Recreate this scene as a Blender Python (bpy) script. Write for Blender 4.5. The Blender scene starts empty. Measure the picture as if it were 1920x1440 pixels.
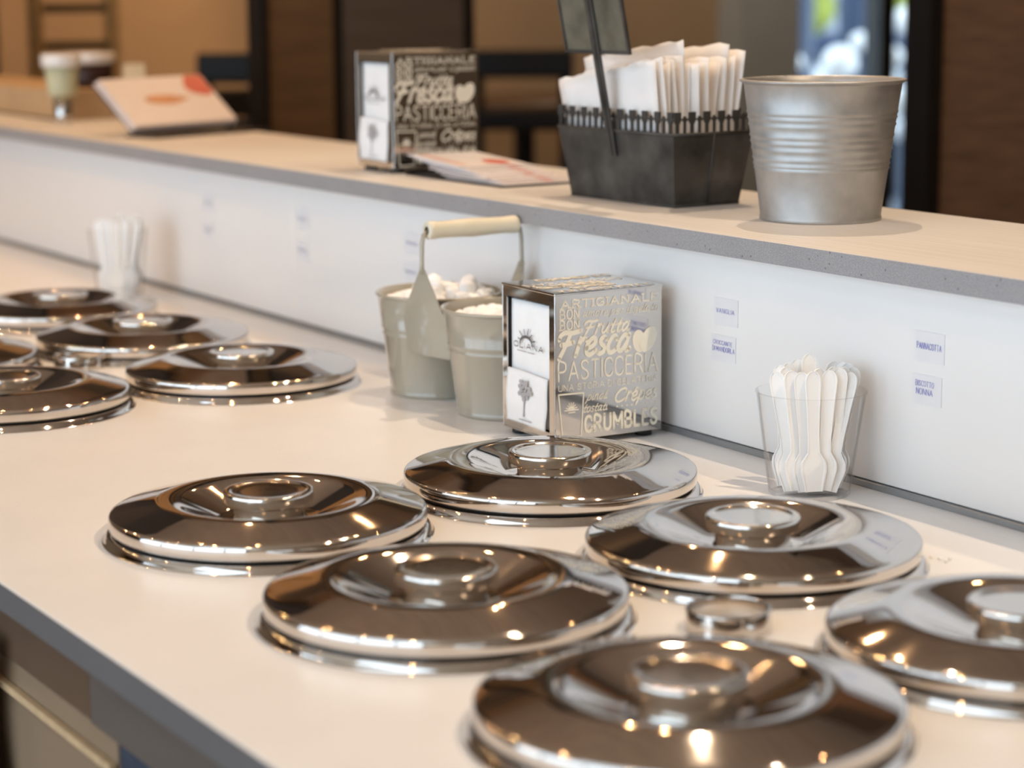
import bpy, bmesh, math, random
from mathutils import Vector, Matrix
random.seed(7)
SC = bpy.context.scene
COL = SC.collection

# ------------------------------------------------------------------ camera, light, exposure
CAM_LOC = Vector((1.4624, -0.9446, 0.4069))
YAW, PITCH, ROLL = 1.0149, 0.1808, -0.0074
fw = Vector((-math.sin(YAW)*math.cos(PITCH), math.cos(YAW)*math.cos(PITCH), -math.sin(PITCH)))
rt = fw.cross(Vector((0, 0, 1))).normalized()
up = rt.cross(fw)
rt, up = rt*math.cos(ROLL)+up*math.sin(ROLL), up*math.cos(ROLL)-rt*math.sin(ROLL)
cd = bpy.data.cameras.new('camera')
cam = bpy.data.objects.new('camera', cd)
COL.objects.link(cam)
cam.matrix_world = Matrix(((rt.x, up.x, -fw.x, CAM_LOC.x), (rt.y, up.y, -fw.y, CAM_LOC.y),
                           (rt.z, up.z, -fw.z, CAM_LOC.z), (0, 0, 0, 1)))
cd.sensor_width = 36.0
cd.lens = 76.61
cd.clip_start = 0.05
cd.dof.use_dof = True
cd.dof.focus_distance = 1.82
cd.dof.aperture_fstop = 4.6
SC.camera = cam

SC.view_settings.view_transform = 'Standard'
SC.view_settings.look = 'None'
SC.view_settings.gamma = 1.0
SC.view_settings.use_curve_mapping = False
SC.view_settings.exposure = 0.0

w = bpy.data.worlds.new('world')
SC.world = w
w.use_nodes = True
w.node_tree.nodes['Background'].inputs[0].default_value = (0.71, 0.86, 1.0, 1)
w.node_tree.nodes['Background'].inputs[1].default_value = 3.25


def portal(name, loc, rot, sx, sy):
    l = bpy.data.lights.new(name, 'AREA')
    l.shape = 'RECTANGLE'
    l.size, l.size_y = sx, sy
    l.cycles.is_portal = True
    o = bpy.data.objects.new(name, l)
    o.location = loc
    o.rotation_euler = rot
    COL.objects.link(o)


portal('shopfront_portal', (0.6, -3.2, 0.55), (math.radians(90), 0, 0), 5.6, 2.5)
portal('added_skylight_portal', (1.2, -2.0, 1.95), (0, 0, 0), 2.4, 0.8)  # unseen roof opening, added for cool light from above
portal('door_portal', (-4.2, 3.97, 0.2), (math.radians(90), 0, math.radians(-90)), 0.7, 2.2)


def lamp(name, loc, power, size, col=(1.0, 0.66, 0.36), aim=None, cone=100, blend=0.6):
    l = bpy.data.lights.new(name, 'SPOT')
    l.energy = power
    l.color = col
    l.shadow_soft_size = size
    l.spot_size = math.radians(cone)
    l.spot_blend = blend
    o = bpy.data.objects.new(name, l)
    o.location = loc
    d = (Vector(aim) if aim else Vector(loc) - Vector((0, 0, 1))) - Vector(loc)
    o.rotation_euler = d.to_track_quat('-Z', 'Y').to_euler()
    COL.objects.link(o)


WARM, AMBER = (1.0, 0.755, 0.52), (1.0, 0.58, 0.27)
lamp('ceiling_spot', (0.95, 0.42, 1.80), 82, 0.013, WARM, aim=(0.45, -0.1, 0), cone=66, blend=0.7)
lamp('ceiling_spot', (-0.72, 0.76, 1.80), 52, 0.013, WARM, aim=(-0.45, 0.0, 0), cone=66, blend=0.7)
lamp('ceiling_spot', (-2.0, 0.55, 1.80), 40, 0.013, AMBER, aim=(-1.9, 0.0, 0), cone=95)
for lx, ly, lp in ((0.35, -0.75, 9), (-0.55, -0.62, 5), (-1.25, -0.62, 5), (-2.3, -0.70, 40), (-1.4, 1.05, 6), (-2.6, 0.2, 8), (-2.2, 1.5, 6), (-3.3, -0.35, 4), (-3.3, 0.25, 4), (-2.75, -0.35, 4),
                   (-1.75, 0.1, 3), (-1.15, 0.2, 3), (-3.7, 0.75, 5), (-0.35, 1.3, 4), (-1.6, -1.3, 3.5), (-2.2, -1.5, 3.5), (-2.9, -1.2, 3.5), (-2.45, -1.0, 3.5), (-3.4, -1.5, 3.5), (-1.0, -1.55, 3.5)):
    lamp('ceiling_spot', (lx, ly, 1.80), lp, 0.012, AMBER, aim=(lx, ly*0.6, 0) if lp > 6 else (lx*0.35, ly*0.2, 0), cone=95)
lamp('shelf_spot', (0.35, 0.75, 1.80), 34, 0.013, WARM, aim=(-0.75, 0.33, 0.25), cone=34)
lamp('wall_washer', (-3.30, 1.22, 1.80), 60, 0.02, AMBER, aim=(-4.2, 1.20, 0.32), cone=34)
lamp('wall_washer', (-2.9, 1.3, 1.80), 60, 0.02, AMBER, aim=(-4.2, 1.15, 0.3), cone=80)
lamp('wall_washer', (-3.3, 2.6, 1.80), 56, 0.02, WARM, aim=(-4.2, 2.6, 0.3), cone=90)
lamp('room_fill', (-1.4, 1.25, 1.80), 24, 0.02, AMBER, aim=(-2.3, 1.1, 0.2), cone=90)
lamp('room_fill', (-0.3, 1.5, 1.80), 30, 0.02, AMBER, aim=(-1.25, 1.9, 0.2), cone=90)  # fill lamp added to brighten the walnut panel

# ------------------------------------------------------------------ materials
MATS = {}


def mat(name, col, rough=0.5, metal=0.0, noise=0.0, nscale=40.0, stretch=(1, 1, 1), bump=0.0, bscale=None,
        coat=0.0, trans=0.0, ior=1.45, spec=0.5, sss=0.0, rnoise=0.0, aniso=0.0):
    m = bpy.data.materials.new(name)
    m.use_nodes = True
    nt = m.node_tree
    b = nt.nodes['Principled BSDF']
    b.inputs['Base Color'].default_value = (*col, 1)
    b.inputs['Roughness'].default_value = rough
    b.inputs['Metallic'].default_value = metal
    b.inputs['IOR'].default_value = ior
    b.inputs['Specular IOR Level'].default_value = spec
    b.inputs['Coat Weight'].default_value = coat
    b.inputs['Transmission Weight'].default_value = trans
    if sss:
        b.inputs['Subsurface Weight'].default_value = sss
        b.inputs['Subsurface Radius'].default_value = (0.01, 0.008, 0.006)
    if noise or bump or rnoise:
        tc = nt.nodes.new('ShaderNodeTexCoord')
        mp = nt.nodes.new('ShaderNodeMapping')
        mp.inputs['Scale'].default_value = stretch
        nt.links.new(tc.outputs['Object'], mp.inputs['Vector'])
        n = nt.nodes.new('ShaderNodeTexNoise')
        n.inputs['Scale'].default_value = nscale
        n.inputs['Detail'].default_value = 5
        nt.links.new(mp.outputs[0], n.inputs['Vector'])
        if noise:
            r = nt.nodes.new('ShaderNodeValToRGB')
            r.color_ramp.elements[0].position = 0.3
            r.color_ramp.elements[1].position = 0.7
            r.color_ramp.elements[0].color = (*[c*(1-noise) for c in col], 1)
            r.color_ramp.elements[1].color = (*[min(1, c*(1+noise)) for c in col], 1)
            nt.links.new(n.outputs['Fac'], r.inputs['Fac'])
            nt.links.new(r.outputs['Color'], b.inputs['Base Color'])
        if rnoise:
            mr = nt.nodes.new('ShaderNodeMapRange')
            mr.inputs['To Min'].default_value = max(0.0, rough-rnoise)
            mr.inputs['To Max'].default_value = rough+rnoise
            nt.links.new(n.outputs['Fac'], mr.inputs['Value'])
            nt.links.new(mr.outputs[0], b.inputs['Roughness'])
        if bump:
            n2 = n
            if bscale:
                n2 = nt.nodes.new('ShaderNodeTexNoise')
                n2.inputs['Scale'].default_value = bscale
                nt.links.new(mp.outputs[0], n2.inputs['Vector'])
            bp = nt.nodes.new('ShaderNodeBump')
            bp.inputs['Strength'].default_value = bump
            bp.inputs['Distance'].default_value = 0.002
            nt.links.new(n2.outputs['Fac'], bp.inputs['Height'])
            nt.links.new(bp.outputs[0], b.inputs['Normal'])
    MATS[name] = m
    return m


def stone(name, col, rough, speck=0.5, dark=(0.09, 0.08, 0.08), ridge=0.0, base_noise=0.05):
    """speckled composite stone: soft mottling, dark and pale grains, optional fine saw lines along x"""
    m = bpy.data.materials.new(name)
    m.use_nodes = True
    nt = m.node_tree
    b = nt.nodes['Principled BSDF']
    b.inputs['Roughness'].default_value = rough
    tc = nt.nodes.new('ShaderNodeTexCoord')

    def ramp(src, p0, c0, p1, c1):
        r = nt.nodes.new('ShaderNodeValToRGB')
        r.color_ramp.elements[0].position, r.color_ramp.elements[1].position = p0, p1
        r.color_ramp.elements[0].color, r.color_ramp.elements[1].color = (*c0, 1), (*c1, 1)
        nt.links.new(src, r.inputs['Fac'])
        return r.outputs['Color']

    def tex(scale, vec=None, detail=3):
        n = nt.nodes.new('ShaderNodeTexNoise')
        n.inputs['Scale'].default_value = scale
        n.inputs['Detail'].default_value = detail
        nt.links.new(vec or tc.outputs['Object'], n.inputs['Vector'])
        return n.outputs['Fac']

    def mix(f, a, c):
        x = nt.nodes.new('ShaderNodeMix')
        x.data_type = 'RGBA'
        nt.links.new(f, x.inputs['Factor'])
        nt.links.new(a, x.inputs['A'])
        nt.links.new(c, x.inputs['B'])
        return x.outputs['Result']
    k = base_noise
    base = ramp(tex(14), 0.35, [c*(1-k) for c in col], 0.65, [min(1, c*(1+k)) for c in col])
    grain = ramp(tex(900), 0.4, [c*(1-speck*0.45) for c in col], 0.6, [min(1, c*(1+speck*0.3)) for c in col])
    f5 = nt.nodes.new('ShaderNodeValue')
    f5.outputs[0].default_value = 0.5
    c1 = mix(f5.outputs[0], base, grain)
    dk = nt.nodes.new('ShaderNodeRGB')
    dk.outputs[0].default_value = (*dark, 1)
    v = nt.nodes.new('ShaderNodeTexVoronoi')
    v.inputs['Scale'].default_value = 260
    nt.links.new(tc.outputs['Object'], v.inputs['Vector'])
    wn = nt.nodes.new('ShaderNodeTexWhiteNoise')
    nt.links.new(v.outputs['Position'], wn.inputs['Vector'])
    sel = nt.nodes.new('ShaderNodeMath')
    sel.operation = 'GREATER_THAN'
    sel.inputs[1].default_value = 0.93
    nt.links.new(wn.outputs['Value'], sel.inputs[0])
    near = nt.nodes.new('ShaderNodeMath')
    near.operation = 'LESS_THAN'
    near.inputs[1].default_value = 0.26
    nt.links.new(v.outputs['Distance'], near.inputs[0])
    mm = nt.nodes.new('ShaderNodeMath')
    mm.operation = 'MULTIPLY'
    nt.links.new(sel.outputs[0], mm.inputs[0])
    nt.links.new(near.outputs[0], mm.inputs[1])
    m2 = nt.nodes.new('ShaderNodeMath')
    m2.operation = 'MULTIPLY'
    m2.inputs[1].default_value = speck
    nt.links.new(mm.outputs[0], m2.inputs[0])
    c2 = mix(m2.outputs[0], c1, dk.outputs[0])
    h = tex(500)
    bp = nt.nodes.new('ShaderNodeBump')
    bp.inputs['Strength'].default_value = 0.12
    bp.inputs['Distance'].default_value = 0.001
    if ridge:
        mp = nt.nodes.new('ShaderNodeMapping')
        mp.inputs['Scale'].default_value = (1.2, 90, 1)
        nt.links.new(tc.outputs['Object'], mp.inputs['Vector'])
        lines = tex(2.2, mp.outputs[0], 2)
        lc = ramp(lines, 0.35, [c*(1-ridge) for c in col], 0.65, [min(1, c*(1+ridge*0.6)) for c in col])
        f6 = nt.nodes.new('ShaderNodeValue')
        f6.outputs[0].default_value = 0.6
        c2 = mix(f6.outputs[0], c2, lc)
        h = lines
        bp.inputs['Strength'].default_value = 0.25
    nt.links.new(h, bp.inputs['Height'])
    nt.links.new(bp.outputs[0], b.inputs['Normal'])
    nt.links.new(c2, b.inputs['Base Color'])
    MATS[name] = m
    return m


stone('counter_stone', (0.76, 0.755, 0.75), 0.30, speck=0.10, dark=(0.25, 0.23, 0.22), base_noise=0.03)
stone('counter_edge', (0.105, 0.098, 0.096), 0.5, speck=0.35)
stone('shelf_stone', (0.63, 0.61, 0.59), 0.5, speck=0.10, ridge=0.10)
stone('shelf_edge', (0.31, 0.30, 0.305), 0.55, speck=0.7)
mat('laminate', (0.79, 0.785, 0.78), 0.22, noise=0.012, nscale=3)
mat('strip', (0.32, 0.335, 0.35), 0.35, metal=0.6, noise=0.05, nscale=8)
mat('steel', (0.66, 0.615, 0.575), 0.05, metal=1.0, rnoise=0.015, nscale=90)
mat('steel_satin', (0.66, 0.62, 0.57), 0.12, metal=1.0, rnoise=0.05, nscale=200)
mat('steel_mirror', (0.66, 0.63, 0.60), 0.05, metal=1.0, rnoise=0.02, nscale=60)
mat('galvanised', (0.44, 0.44, 0.435), 0.48, metal=0.75, noise=0.10, nscale=60, rnoise=0.06)
mat('rubber', (0.012, 0.011, 0.010), 0.6, noise=0.1)
mat('greige', (0.37, 0.335, 0.265), 0.22, coat=1.0, noise=0.02, nscale=20)
mat('cream_grip', (0.70, 0.655, 0.52), 0.3, coat=0.3, noise=0.03, nscale=30)
mat('cream_ink', (0.84, 0.80, 0.68), 0.6, noise=0.02, nscale=80)
mat('grey_ink', (0.12, 0.11, 0.11), 0.7, noise=0.05, nscale=80)
mat('blue_ink', (0.20, 0.20, 0.52), 0.7, noise=0.08, nscale=300)
mat('faint_ink', (0.42, 0.40, 0.40), 0.7, noise=0.05, nscale=200)
mat('card_tan', (0.80, 0.60, 0.36), 0.6, noise=0.05, nscale=30)
mat('pale_ink', (0.62, 0.62, 0.72), 0.7, noise=0.03, nscale=200)
mat('note_film', (0.735, 0.735, 0.76), 0.35, noise=0.01, nscale=50)
mat('tissue', (0.86, 0.85, 0.84), 0.85, noise=0.02, nscale=60, bump=0.25, bscale=120, sss=0.1)
mat('paper', (0.82, 0.79, 0.77), 0.8, noise=0.03, nscale=30, bump=0.3, bscale=35)
mat('spoon_plastic', (0.92, 0.92, 0.91), 0.35, noise=0.01, nscale=40, sss=0.15)
mat('marshmallow', (0.93, 0.93, 0.93), 0.75, noise=0.01, nscale=60, bump=0.2, bscale=90, sss=0.25)


def clear(name, col, rim):
    m = bpy.data.materials.new(name)
    m.use_nodes = True
    nt = m.node_tree
    nt.nodes.remove(nt.nodes['Principled BSDF'])
    out = nt.nodes['Material Output']
    tr_ = nt.nodes.new('ShaderNodeBsdfTransparent')
    gl = nt.nodes.new('ShaderNodeBsdfGlossy')
    gl.inputs['Roughness'].default_value = 0.05
    lw = nt.nodes.new('ShaderNodeLayerWeight')
    lw.inputs['Blend'].default_value = 0.06
    cr = nt.nodes.new('ShaderNodeValToRGB')
    cr.color_ramp.elements[0].color = (*col, 1)
    cr.color_ramp.elements[1].color = (*rim, 1)
    cr.color_ramp.elements[0].position = 0.25
    nt.links.new(lw.outputs['Facing'], cr.inputs['Fac'])
    nt.links.new(cr.outputs['Color'], tr_.inputs['Color'])
    mx = nt.nodes.new('ShaderNodeMixShader')
    sc_ = nt.nodes.new('ShaderNodeMath')
    sc_.operation = 'MULTIPLY'
    sc_.inputs[1].default_value = 0.45
    nt.links.new(lw.outputs['Fresnel'], sc_.inputs[0])
    nt.links.new(sc_.outputs[0], mx.inputs['Fac'])
    nt.links.new(tr_.outputs[0], mx.inputs[1])
    nt.links.new(gl.outputs[0], mx.inputs[2])
    nt.links.new(mx.outputs[0], out.inputs['Surface'])
    MATS[name] = m


clear('clear_plastic', (0.99, 0.99, 0.99), (0.955, 0.95, 0.95))
mat('wire_metal', (0.064, 0.060, 0.055), 0.5, metal=0.4, noise=0.6, nscale=26, bump=0.2, bscale=90)
mat('flyer_paper', (0.80, 0.74, 0.73), 0.35, noise=0.02, nscale=40)
mat('flyer_red', (0.62, 0.13, 0.09), 0.35, noise=0.1, nscale=40)
mat('flyer_pink', (0.72, 0.42, 0.36), 0.35, noise=0.1, nscale=40)
mat('flyer_orange', (0.62, 0.30, 0.16), 0.35, noise=0.15, nscale=60)
mat('black_plastic', (0.012, 0.012, 0.013), 0.4, noise=0.1)
mat('black_wood', (0.010, 0.008, 0.007), 0.45, noise=0.2, nscale=12)
mat('dark_brown', (0.13, 0.078, 0.038), 0.5, noise=0.18, nscale=6, stretch=(1, 1, 8))
mat('dark_taupe', (0.095, 0.074, 0.060), 0.5, noise=0.1, nscale=6, stretch=(1, 1, 6))
mat('walnut', (0.25, 0.162, 0.110), 0.45, noise=0.25, nscale=5, stretch=(2, 2, 14))
mat('tan_plaster', (0.42, 0.30, 0.19), 0.85, noise=0.05, nscale=4, bump=0.1, bscale=40)
mat('ceiling_wood', (0.72, 0.59, 0.46), 0.7, noise=0.12, nscale=3, stretch=(1, 8, 1))
mat('pale_plaster', (0.40, 0.43, 0.42), 0.85, noise=0.04, nscale=5)
mat('floor_wood', (0.30, 0.20, 0.12), 0.45, noise=0.15, nscale=4, stretch=(1, 9, 1))
mat('oak', (0.50, 0.28, 0.10), 0.45, noise=0.15, nscale=8, stretch=(1, 1, 8))
mat('tan_wood', (0.50, 0.34, 0.19), 0.5, noise=0.12, nscale=8, stretch=(8, 1, 1))
mat('apron_wood', (0.10, 0.060, 0.036), 0.4, noise=0.15, nscale=8, stretch=(1, 6, 1))
mat('drawer_tan', (0.24, 0.165, 0.105), 0.35, noise=0.06, nscale=8)
mat('dark_navy', (0.025, 0.032, 0.05), 0.85, noise=0.3, nscale=30, bump=0.4, bscale=150)
mat('cup_white', (0.86, 0.83, 0.79), 0.25, coat=0.6, noise=0.02, nscale=30)
mat('cup_green', (0.56, 0.55, 0.36), 0.45, noise=0.03, nscale=30)
mat('cup_brown', (0.035, 0.012, 0.008), 0.45, noise=0.1, nscale=30)
mat('glass', (0.95, 0.97, 0.97), 0.0, trans=1.0, ior=1.02)
mat('asphalt', (0.20, 0.21, 0.23), 0.8, noise=0.15, nscale=3)
mat('facade', (0.42, 0.45, 0.50), 0.8, noise=0.1, nscale=1.5)
mat('leaf', (0.42, 0.48, 0.08), 0.6, noise=0.3, nscale=6)
mat('van_white', (0.85, 0.87, 0.88), 0.25, coat=0.5, noise=0.02, nscale=2)
mat('navy_paint', (0.03, 0.05, 0.10), 0.4, noise=0.1, nscale=3)


# ------------------------------------------------------------------ mesh helpers
def mesh(name, verts, faces, smooth=False):
    me = bpy.data.meshes.new(name)
    me.from_pydata([tuple(v) for v in verts], [], faces)
    me.validate()
    me.update()
    if smooth:
        me.polygons.foreach_set('use_smooth', [True]*len(me.polygons))
    return me


def obj(name, me, m, parent=None, loc=(0, 0, 0), rot=(0, 0, 0), label=None):
    o = bpy.data.objects.new(name, me)
    COL.objects.link(o)
    if m is not None and len(me.materials) == 0:
        me.materials.append(MATS[m] if isinstance(m, str) else m)
    o.location = loc
    o.rotation_euler = rot
    if parent:
        o.parent = parent
    if label:
        o['label'] = label
    return o


def tag(o, label, cat, group=None, kind=None):
    o['label'] = label
    if cat:
        o['category'] = cat
    if group:
        o['group'] = group
    if kind:
        o['kind'] = kind
    return o


def thing(name, label, cat, loc=(0, 0, 0), rot=(0, 0, 0), group=None):
    o = bpy.data.objects.new(name, None)
    o.empty_display_size = 0.05
    COL.objects.link(o)
    o.location = loc
    o.rotation_euler = rot
    return tag(o, label, cat, group)


def struct(name, me, m, label, parent=None):
    o = obj(name, me, m, parent)
    o['kind'] = 'structure'
    o['label'] = label
    return o


def lathe(name, prof, seg=64, closed=False):
    """profile of (r, z), turned about z; r = 0 ends become poles"""
    v, f, rings = [], [], []
    for r, z in prof:
        if r < 1e-7:
            rings.append([len(v)])
            v.append((0, 0, z))
        else:
            rings.append(list(range(len(v), len(v)+seg)))
            v += [(r*math.cos(2*math.pi*i/seg), r*math.sin(2*math.pi*i/seg), z) for i in range(seg)]
    pairs = list(zip(rings, rings[1:]))
    if closed:
        pairs.append((rings[-1], rings[0]))
    for a, b in pairs:
        for i in range(seg):
            j = (i+1) % seg
            if len(a) == 1 and len(b) == 1:
                continue
            if len(a) == 1:
                f.append((a[0], b[j], b[i]))
            elif len(b) == 1:
                f.append((a[i], a[j], b[0]))
            else:
                f.append((a[i], a[j], b[j], b[i]))
    me = mesh(name, v, f, True)
    bm = bmesh.new()
    bm.from_mesh(me)
    bmesh.ops.recalc_face_normals(bm, faces=bm.faces)
    bm.to_mesh(me)
    bm.free()
    return me


def box_bm(bm, x0, x1, y0, y1, z0, z1):
    vs = [bm.verts.new(p) for p in ((x0, y0, z0), (x1, y0, z0), (x1, y1, z0), (x0, y1, z0),
                                    (x0, y0, z1), (x1, y0, z1), (x1, y1, z1), (x0, y1, z1))]
    for q in ((0, 3, 2, 1), (4, 5, 6, 7), (0, 1, 5, 4), (1, 2, 6, 5), (2, 3, 7, 6), (3, 0, 4, 7)):
        bm.faces.new([vs[i] for i in q])
    return vs


def fin(bm, name, bevel=0.0, seg=2, smooth=False):
    if bevel:
        bmesh.ops.bevel(bm, geom=list(bm.edges), offset=bevel, segments=seg, affect='EDGES', profile=0.5)
    me = bpy.data.meshes.new(name)
    bm.to_mesh(me)
    bm.free()
    if smooth:
        me.polygons.foreach_set('use_smooth', [True]*len(me.polygons))
    return me


def box(name, x0, x1, y0, y1, z0, z1, bevel=0.0, seg=2):
    bm = bmesh.new()
    box_bm(bm, x0, x1, y0, y1, z0, z1)
    return fin(bm, name, bevel, seg)


def boxes(name, lst, bevel=0.0):
    bm = bmesh.new()
    for b in lst:
        box_bm(bm, *b)
    return fin(bm, name, bevel)


def prism(name, pts, t, bevel=0.0):
    """outline in x-z plane, thickness t along y (centred)"""
    bm = bmesh.new()
    a = [bm.verts.new((x, -t/2, z)) for x, z in pts]
    b = [bm.verts.new((x, t/2, z)) for x, z in pts]
    bm.faces.new(a)
    bm.faces.new(b[::-1])
    n = len(pts)
    for i in range(n):
        j = (i+1) % n
        bm.faces.new((a[j], a[i], b[i], b[j]))
    bmesh.ops.recalc_face_normals(bm, faces=bm.faces)
    return fin(bm, name, bevel)


def tube(name, pts, r, seg=10):
    v, f = [], []
    pts = [Vector(p) for p in pts]
    n = len(pts)
    ref = Vector((0.31, 0.77, 0.55)).normalized()
    for i, p in enumerate(pts):
        d = (pts[min(i+1, n-1)]-pts[max(i-1, 0)]).normalized()
        a = d.cross(ref).normalized()
        b = d.cross(a)
        rr = r[i] if isinstance(r, (list, tuple)) else r
        v += [p+(a*math.cos(2*math.pi*k/seg)+b*math.sin(2*math.pi*k/seg))*rr for k in range(seg)]
    for i in range(n-1):
        for k in range(seg):
            l = (k+1) % seg
            f.append((i*seg+k, i*seg+l, (i+1)*seg+l, (i+1)*seg+k))
    f.append(tuple(range(seg))[::-1])
    f.append(tuple(range((n-1)*seg, n*seg)))
    return mesh(name, v, f, True)


def copy_tree(o, parent=None):
    c = o.copy()
    COL.objects.link(c)
    if parent:
        c.parent = parent
    for ch in [k for k in bpy.data.objects if k.parent == o]:
        copy_tree(ch, c)
    return c


# ------------------------------------------------------------------ lettering: flat strokes in a u-v plane
CAPS = {
    'A': (.72, [[(0, 0), (.36, 1), (.72, 0)], [(.13, .34), (.59, .34)]]),
    'B': (.6, [[(0, 0), (0, 1), (.36, 1), (.52, .88), (.52, .66), (.36, .54), (0, .54)], [(.36, .54), (.58, .42), (.6, .16), (.4, 0), (0, 0)]]),
    'C': (.6, [[(.6, .76), (.5, .95), (.3, 1), (.1, .92), (0, .7), (0, .3), (.1, .08), (.3, 0), (.5, .05), (.6, .24)]]),
    'D': (.62, [[(0, 0), (0, 1), (.3, 1), (.55, .85), (.62, .5), (.55, .15), (.3, 0), (0, 0)]]),
    'E': (.5, [[(.5, 1), (0, 1), (0, 0), (.5, 0)], [(0, .53), (.42, .53)]]),
    'G': (.64, [[(.6, .78), (.5, .95), (.3, 1), (.1, .92), (0, .7), (0, .3), (.1, .08), (.3, 0), (.52, .05), (.62, .2), (.62, .46), (.36, .46)]]),
    'I': (.0, [[(0, 0), (0, 1)]]),
    'L': (.48, [[(0, 1), (0, 0), (.48, 0)]]),
    'M': (.8, [[(0, 0), (0, 1), (.4, .28), (.8, 1), (.8, 0)]]),
    'N': (.62, [[(0, 0), (0, 1), (.62, 0), (.62, 1)]]),
    'O': (.66, [[(.33, 1), (.1, .9), (0, .65), (0, .35), (.1, .1), (.33, 0), (.56, .1), (.66, .35), (.66, .65), (.56, .9), (.33, 1)]]),
    'P': (.56, [[(0, 0), (0, 1), (.36, 1), (.54, .88), (.54, .6), (.36, .48), (0, .48)]]),
    'R': (.6, [[(0, 0), (0, 1), (.36, 1), (.54, .88), (.54, .62), (.36, .5), (0, .5)], [(.32, .5), (.6, 0)]]),
    'S': (.55, [[(.53, .8), (.43, .96), (.25, 1), (.07, .92), (.02, .75), (.12, .6), (.42, .43), (.54, .26), (.48, .08), (.3, 0), (.1, .04), (0, .2)]]),
    'T': (.6, [[(0, 1), (.6, 1)], [(.3, 1), (.3, 0)]]),
    'U': (.6, [[(0, 1), (0, .28), (.1, .06), (.3, 0), (.5, .06), (.6, .28), (.6, 1)]]),
    'V': (.64, [[(0, 1), (.32, 0), (.64, 1)]]),
}
LOW = {
    'F': (.72, [[(.22, -.06), (.34, .45), (.42, .95)], [(.04, .70), (.06, .86), (.2, .97), (.45, .93), (.78, 1.0)], [(.16, .5), (.36, .5), (.6, .56)]]),
    'C': (.66, [[(.58, .72), (.6, .88), (.46, 1.0), (.2, .88), (.04, .55), (.06, .2), (.24, 0), (.46, .05), (.64, .22)]]),
    'r': (.36, [[(.06, 0), (.1, .25), (.13, .52)], [(.1, .3), (.18, .46), (.3, .5), (.36, .44)]]),
    'e': (.40, [[(.04, .2), (.22, .24), (.33, .36), (.26, .5), (.12, .44), (.03, .24), (.08, .05), (.22, 0), (.4, .12)]]),
    's': (.36, [[(.3, .42), (.2, .5), (.09, .42), (.14, .29), (.27, .2), (.28, .06), (.14, 0), (.02, .07)]]),
    'c': (.38, [[(.31, .39), (.22, .5), (.1, .42), (.03, .22), (.09, .04), (.22, 0), (.38, .12)]]),
    'a': (.46, [[(.33, .42), (.2, .5), (.08, .4), (.02, .2), (.08, .03), (.2, .06), (.32, .28)], [(.36, .5), (.31, .15), (.36, 0), (.46, .08)]]),
    'u': (.46, [[(.05, .5), (.03, .14), (.11, 0), (.24, .1), (.33, .34)], [(.36, .5), (.32, .13), (.37, 0), (.46, .08)]]),
    't': (.32, [[(.16, .92), (.1, .4), (.09, .1), (.17, 0), (.3, .08)], [(-.03, .54), (.28, .58)]]),
    'p': (.42, [[(.08, .5), (.02, 0), (-.04, -.36)], [(.06, .34), (.18, .5), (.32, .44), (.36, .22), (.26, .02), (.12, .03)]]),
    'i': (.18, [[(.06, .5), (.04, .12), (.09, 0), (.18, .08)], [(.085, .68), (.09, .71)]]),
    'n': (.44, [[(.06, .5), (.03, 0)], [(.05, .26), (.16, .46), (.28, .48), (.3, .2), (.33, .02), (.43, .08)]]),
    'm': (.62, [[(.06, .5), (.03, 0)], [(.05, .26), (.15, .47), (.25, .46), (.26, 0)], [(.27, .26), (.38, .47), (.48, .46), (.49, .08), (.6, .05)]]),
    'o': (.38, [[(.18, .5), (.06, .4), (.02, .2), (.1, .02), (.22, .02), (.33, .2), (.31, .42), (.18, .5)]]),
    'l': (.18, [[(.12, 1.0), (.06, .4), (.05, .08), (.12, 0), (.2, .08)]]),
    'g': (.42, [[(.33, .4), (.2, .5), (.07, .4), (.02, .2), (.1, .03), (.22, .08), (.33, .3)], [(.36, .5), (.3, 0), (.2, -.3), (.04, -.28)]]),
    '^': (.0, [[(-.32, .78), (-.22, .92), (-.12, .78)]]),
}


def smooth_line(p, n=5):
    if len(p) < 3:
        return p
    q = [p[0]]+list(p)+[p[-1]]
    if p[0] == p[-1]:
        q = [p[-2]]+list(p)+[p[1]]
    out = []
    for i in range(1, len(q)-2):
        a, b, c, d = [Vector((*k, 0)) for k in q[i-1:i+3]]
        for k in range(n):
            t = k/n
            out.append(0.5*((2*b)+(c-a)*t+(2*a-5*b+4*c-d)*t*t+(3*b-a-3*c+d)*t*t*t))
    out.append(Vector((*p[-1], 0)))
    return [(v.x, v.y) for v in out]


LIFT = [0]


def ribbon(V, F, pts, hw, plane, cap=True):
    """one flat stroke; each stroke lies a hair above the one before, as layered ink"""
    n = len(pts)
    base = first = len(V)
    for i, (x, y) in enumerate(pts):
        x0, y0 = pts[max(i-1, 0)]
        x1, y1 = pts[min(i+1, n-1)]
        dx, dy = x1-x0, y1-y0
        L = math.hypot(dx, dy) or 1
        nx, ny = -dy/L*hw, dx/L*hw
        V.append(plane(x+nx, y+ny))
        V.append(plane(x-nx, y-ny))
    for i in range(n-1):
        a = base+2*i
        F.append((a, a+1, a+3, a+2))
    if cap:
        for (x, y) in (pts[0], pts[-1]):
            b = len(V)
            V.extend(plane(x+hw*math.cos(k*math.pi/4), y+hw*math.sin(k*math.pi/4)) for k in range(8))
            F.append(tuple(range(b, b+8)))
    o = Vector(plane(0, 0))
    nr = (Vector(plane(1, 0))-o).cross(Vector(plane(0, 1))-o).normalized()
    if getattr(plane, 'flip', False):
        nr = -nr
    LIFT[0] = (LIFT[0]+1) % 12
    for i in range(first, len(V)):
        V[i] = Vector(V[i])+nr*(2.0e-5*LIFT[0])


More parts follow.
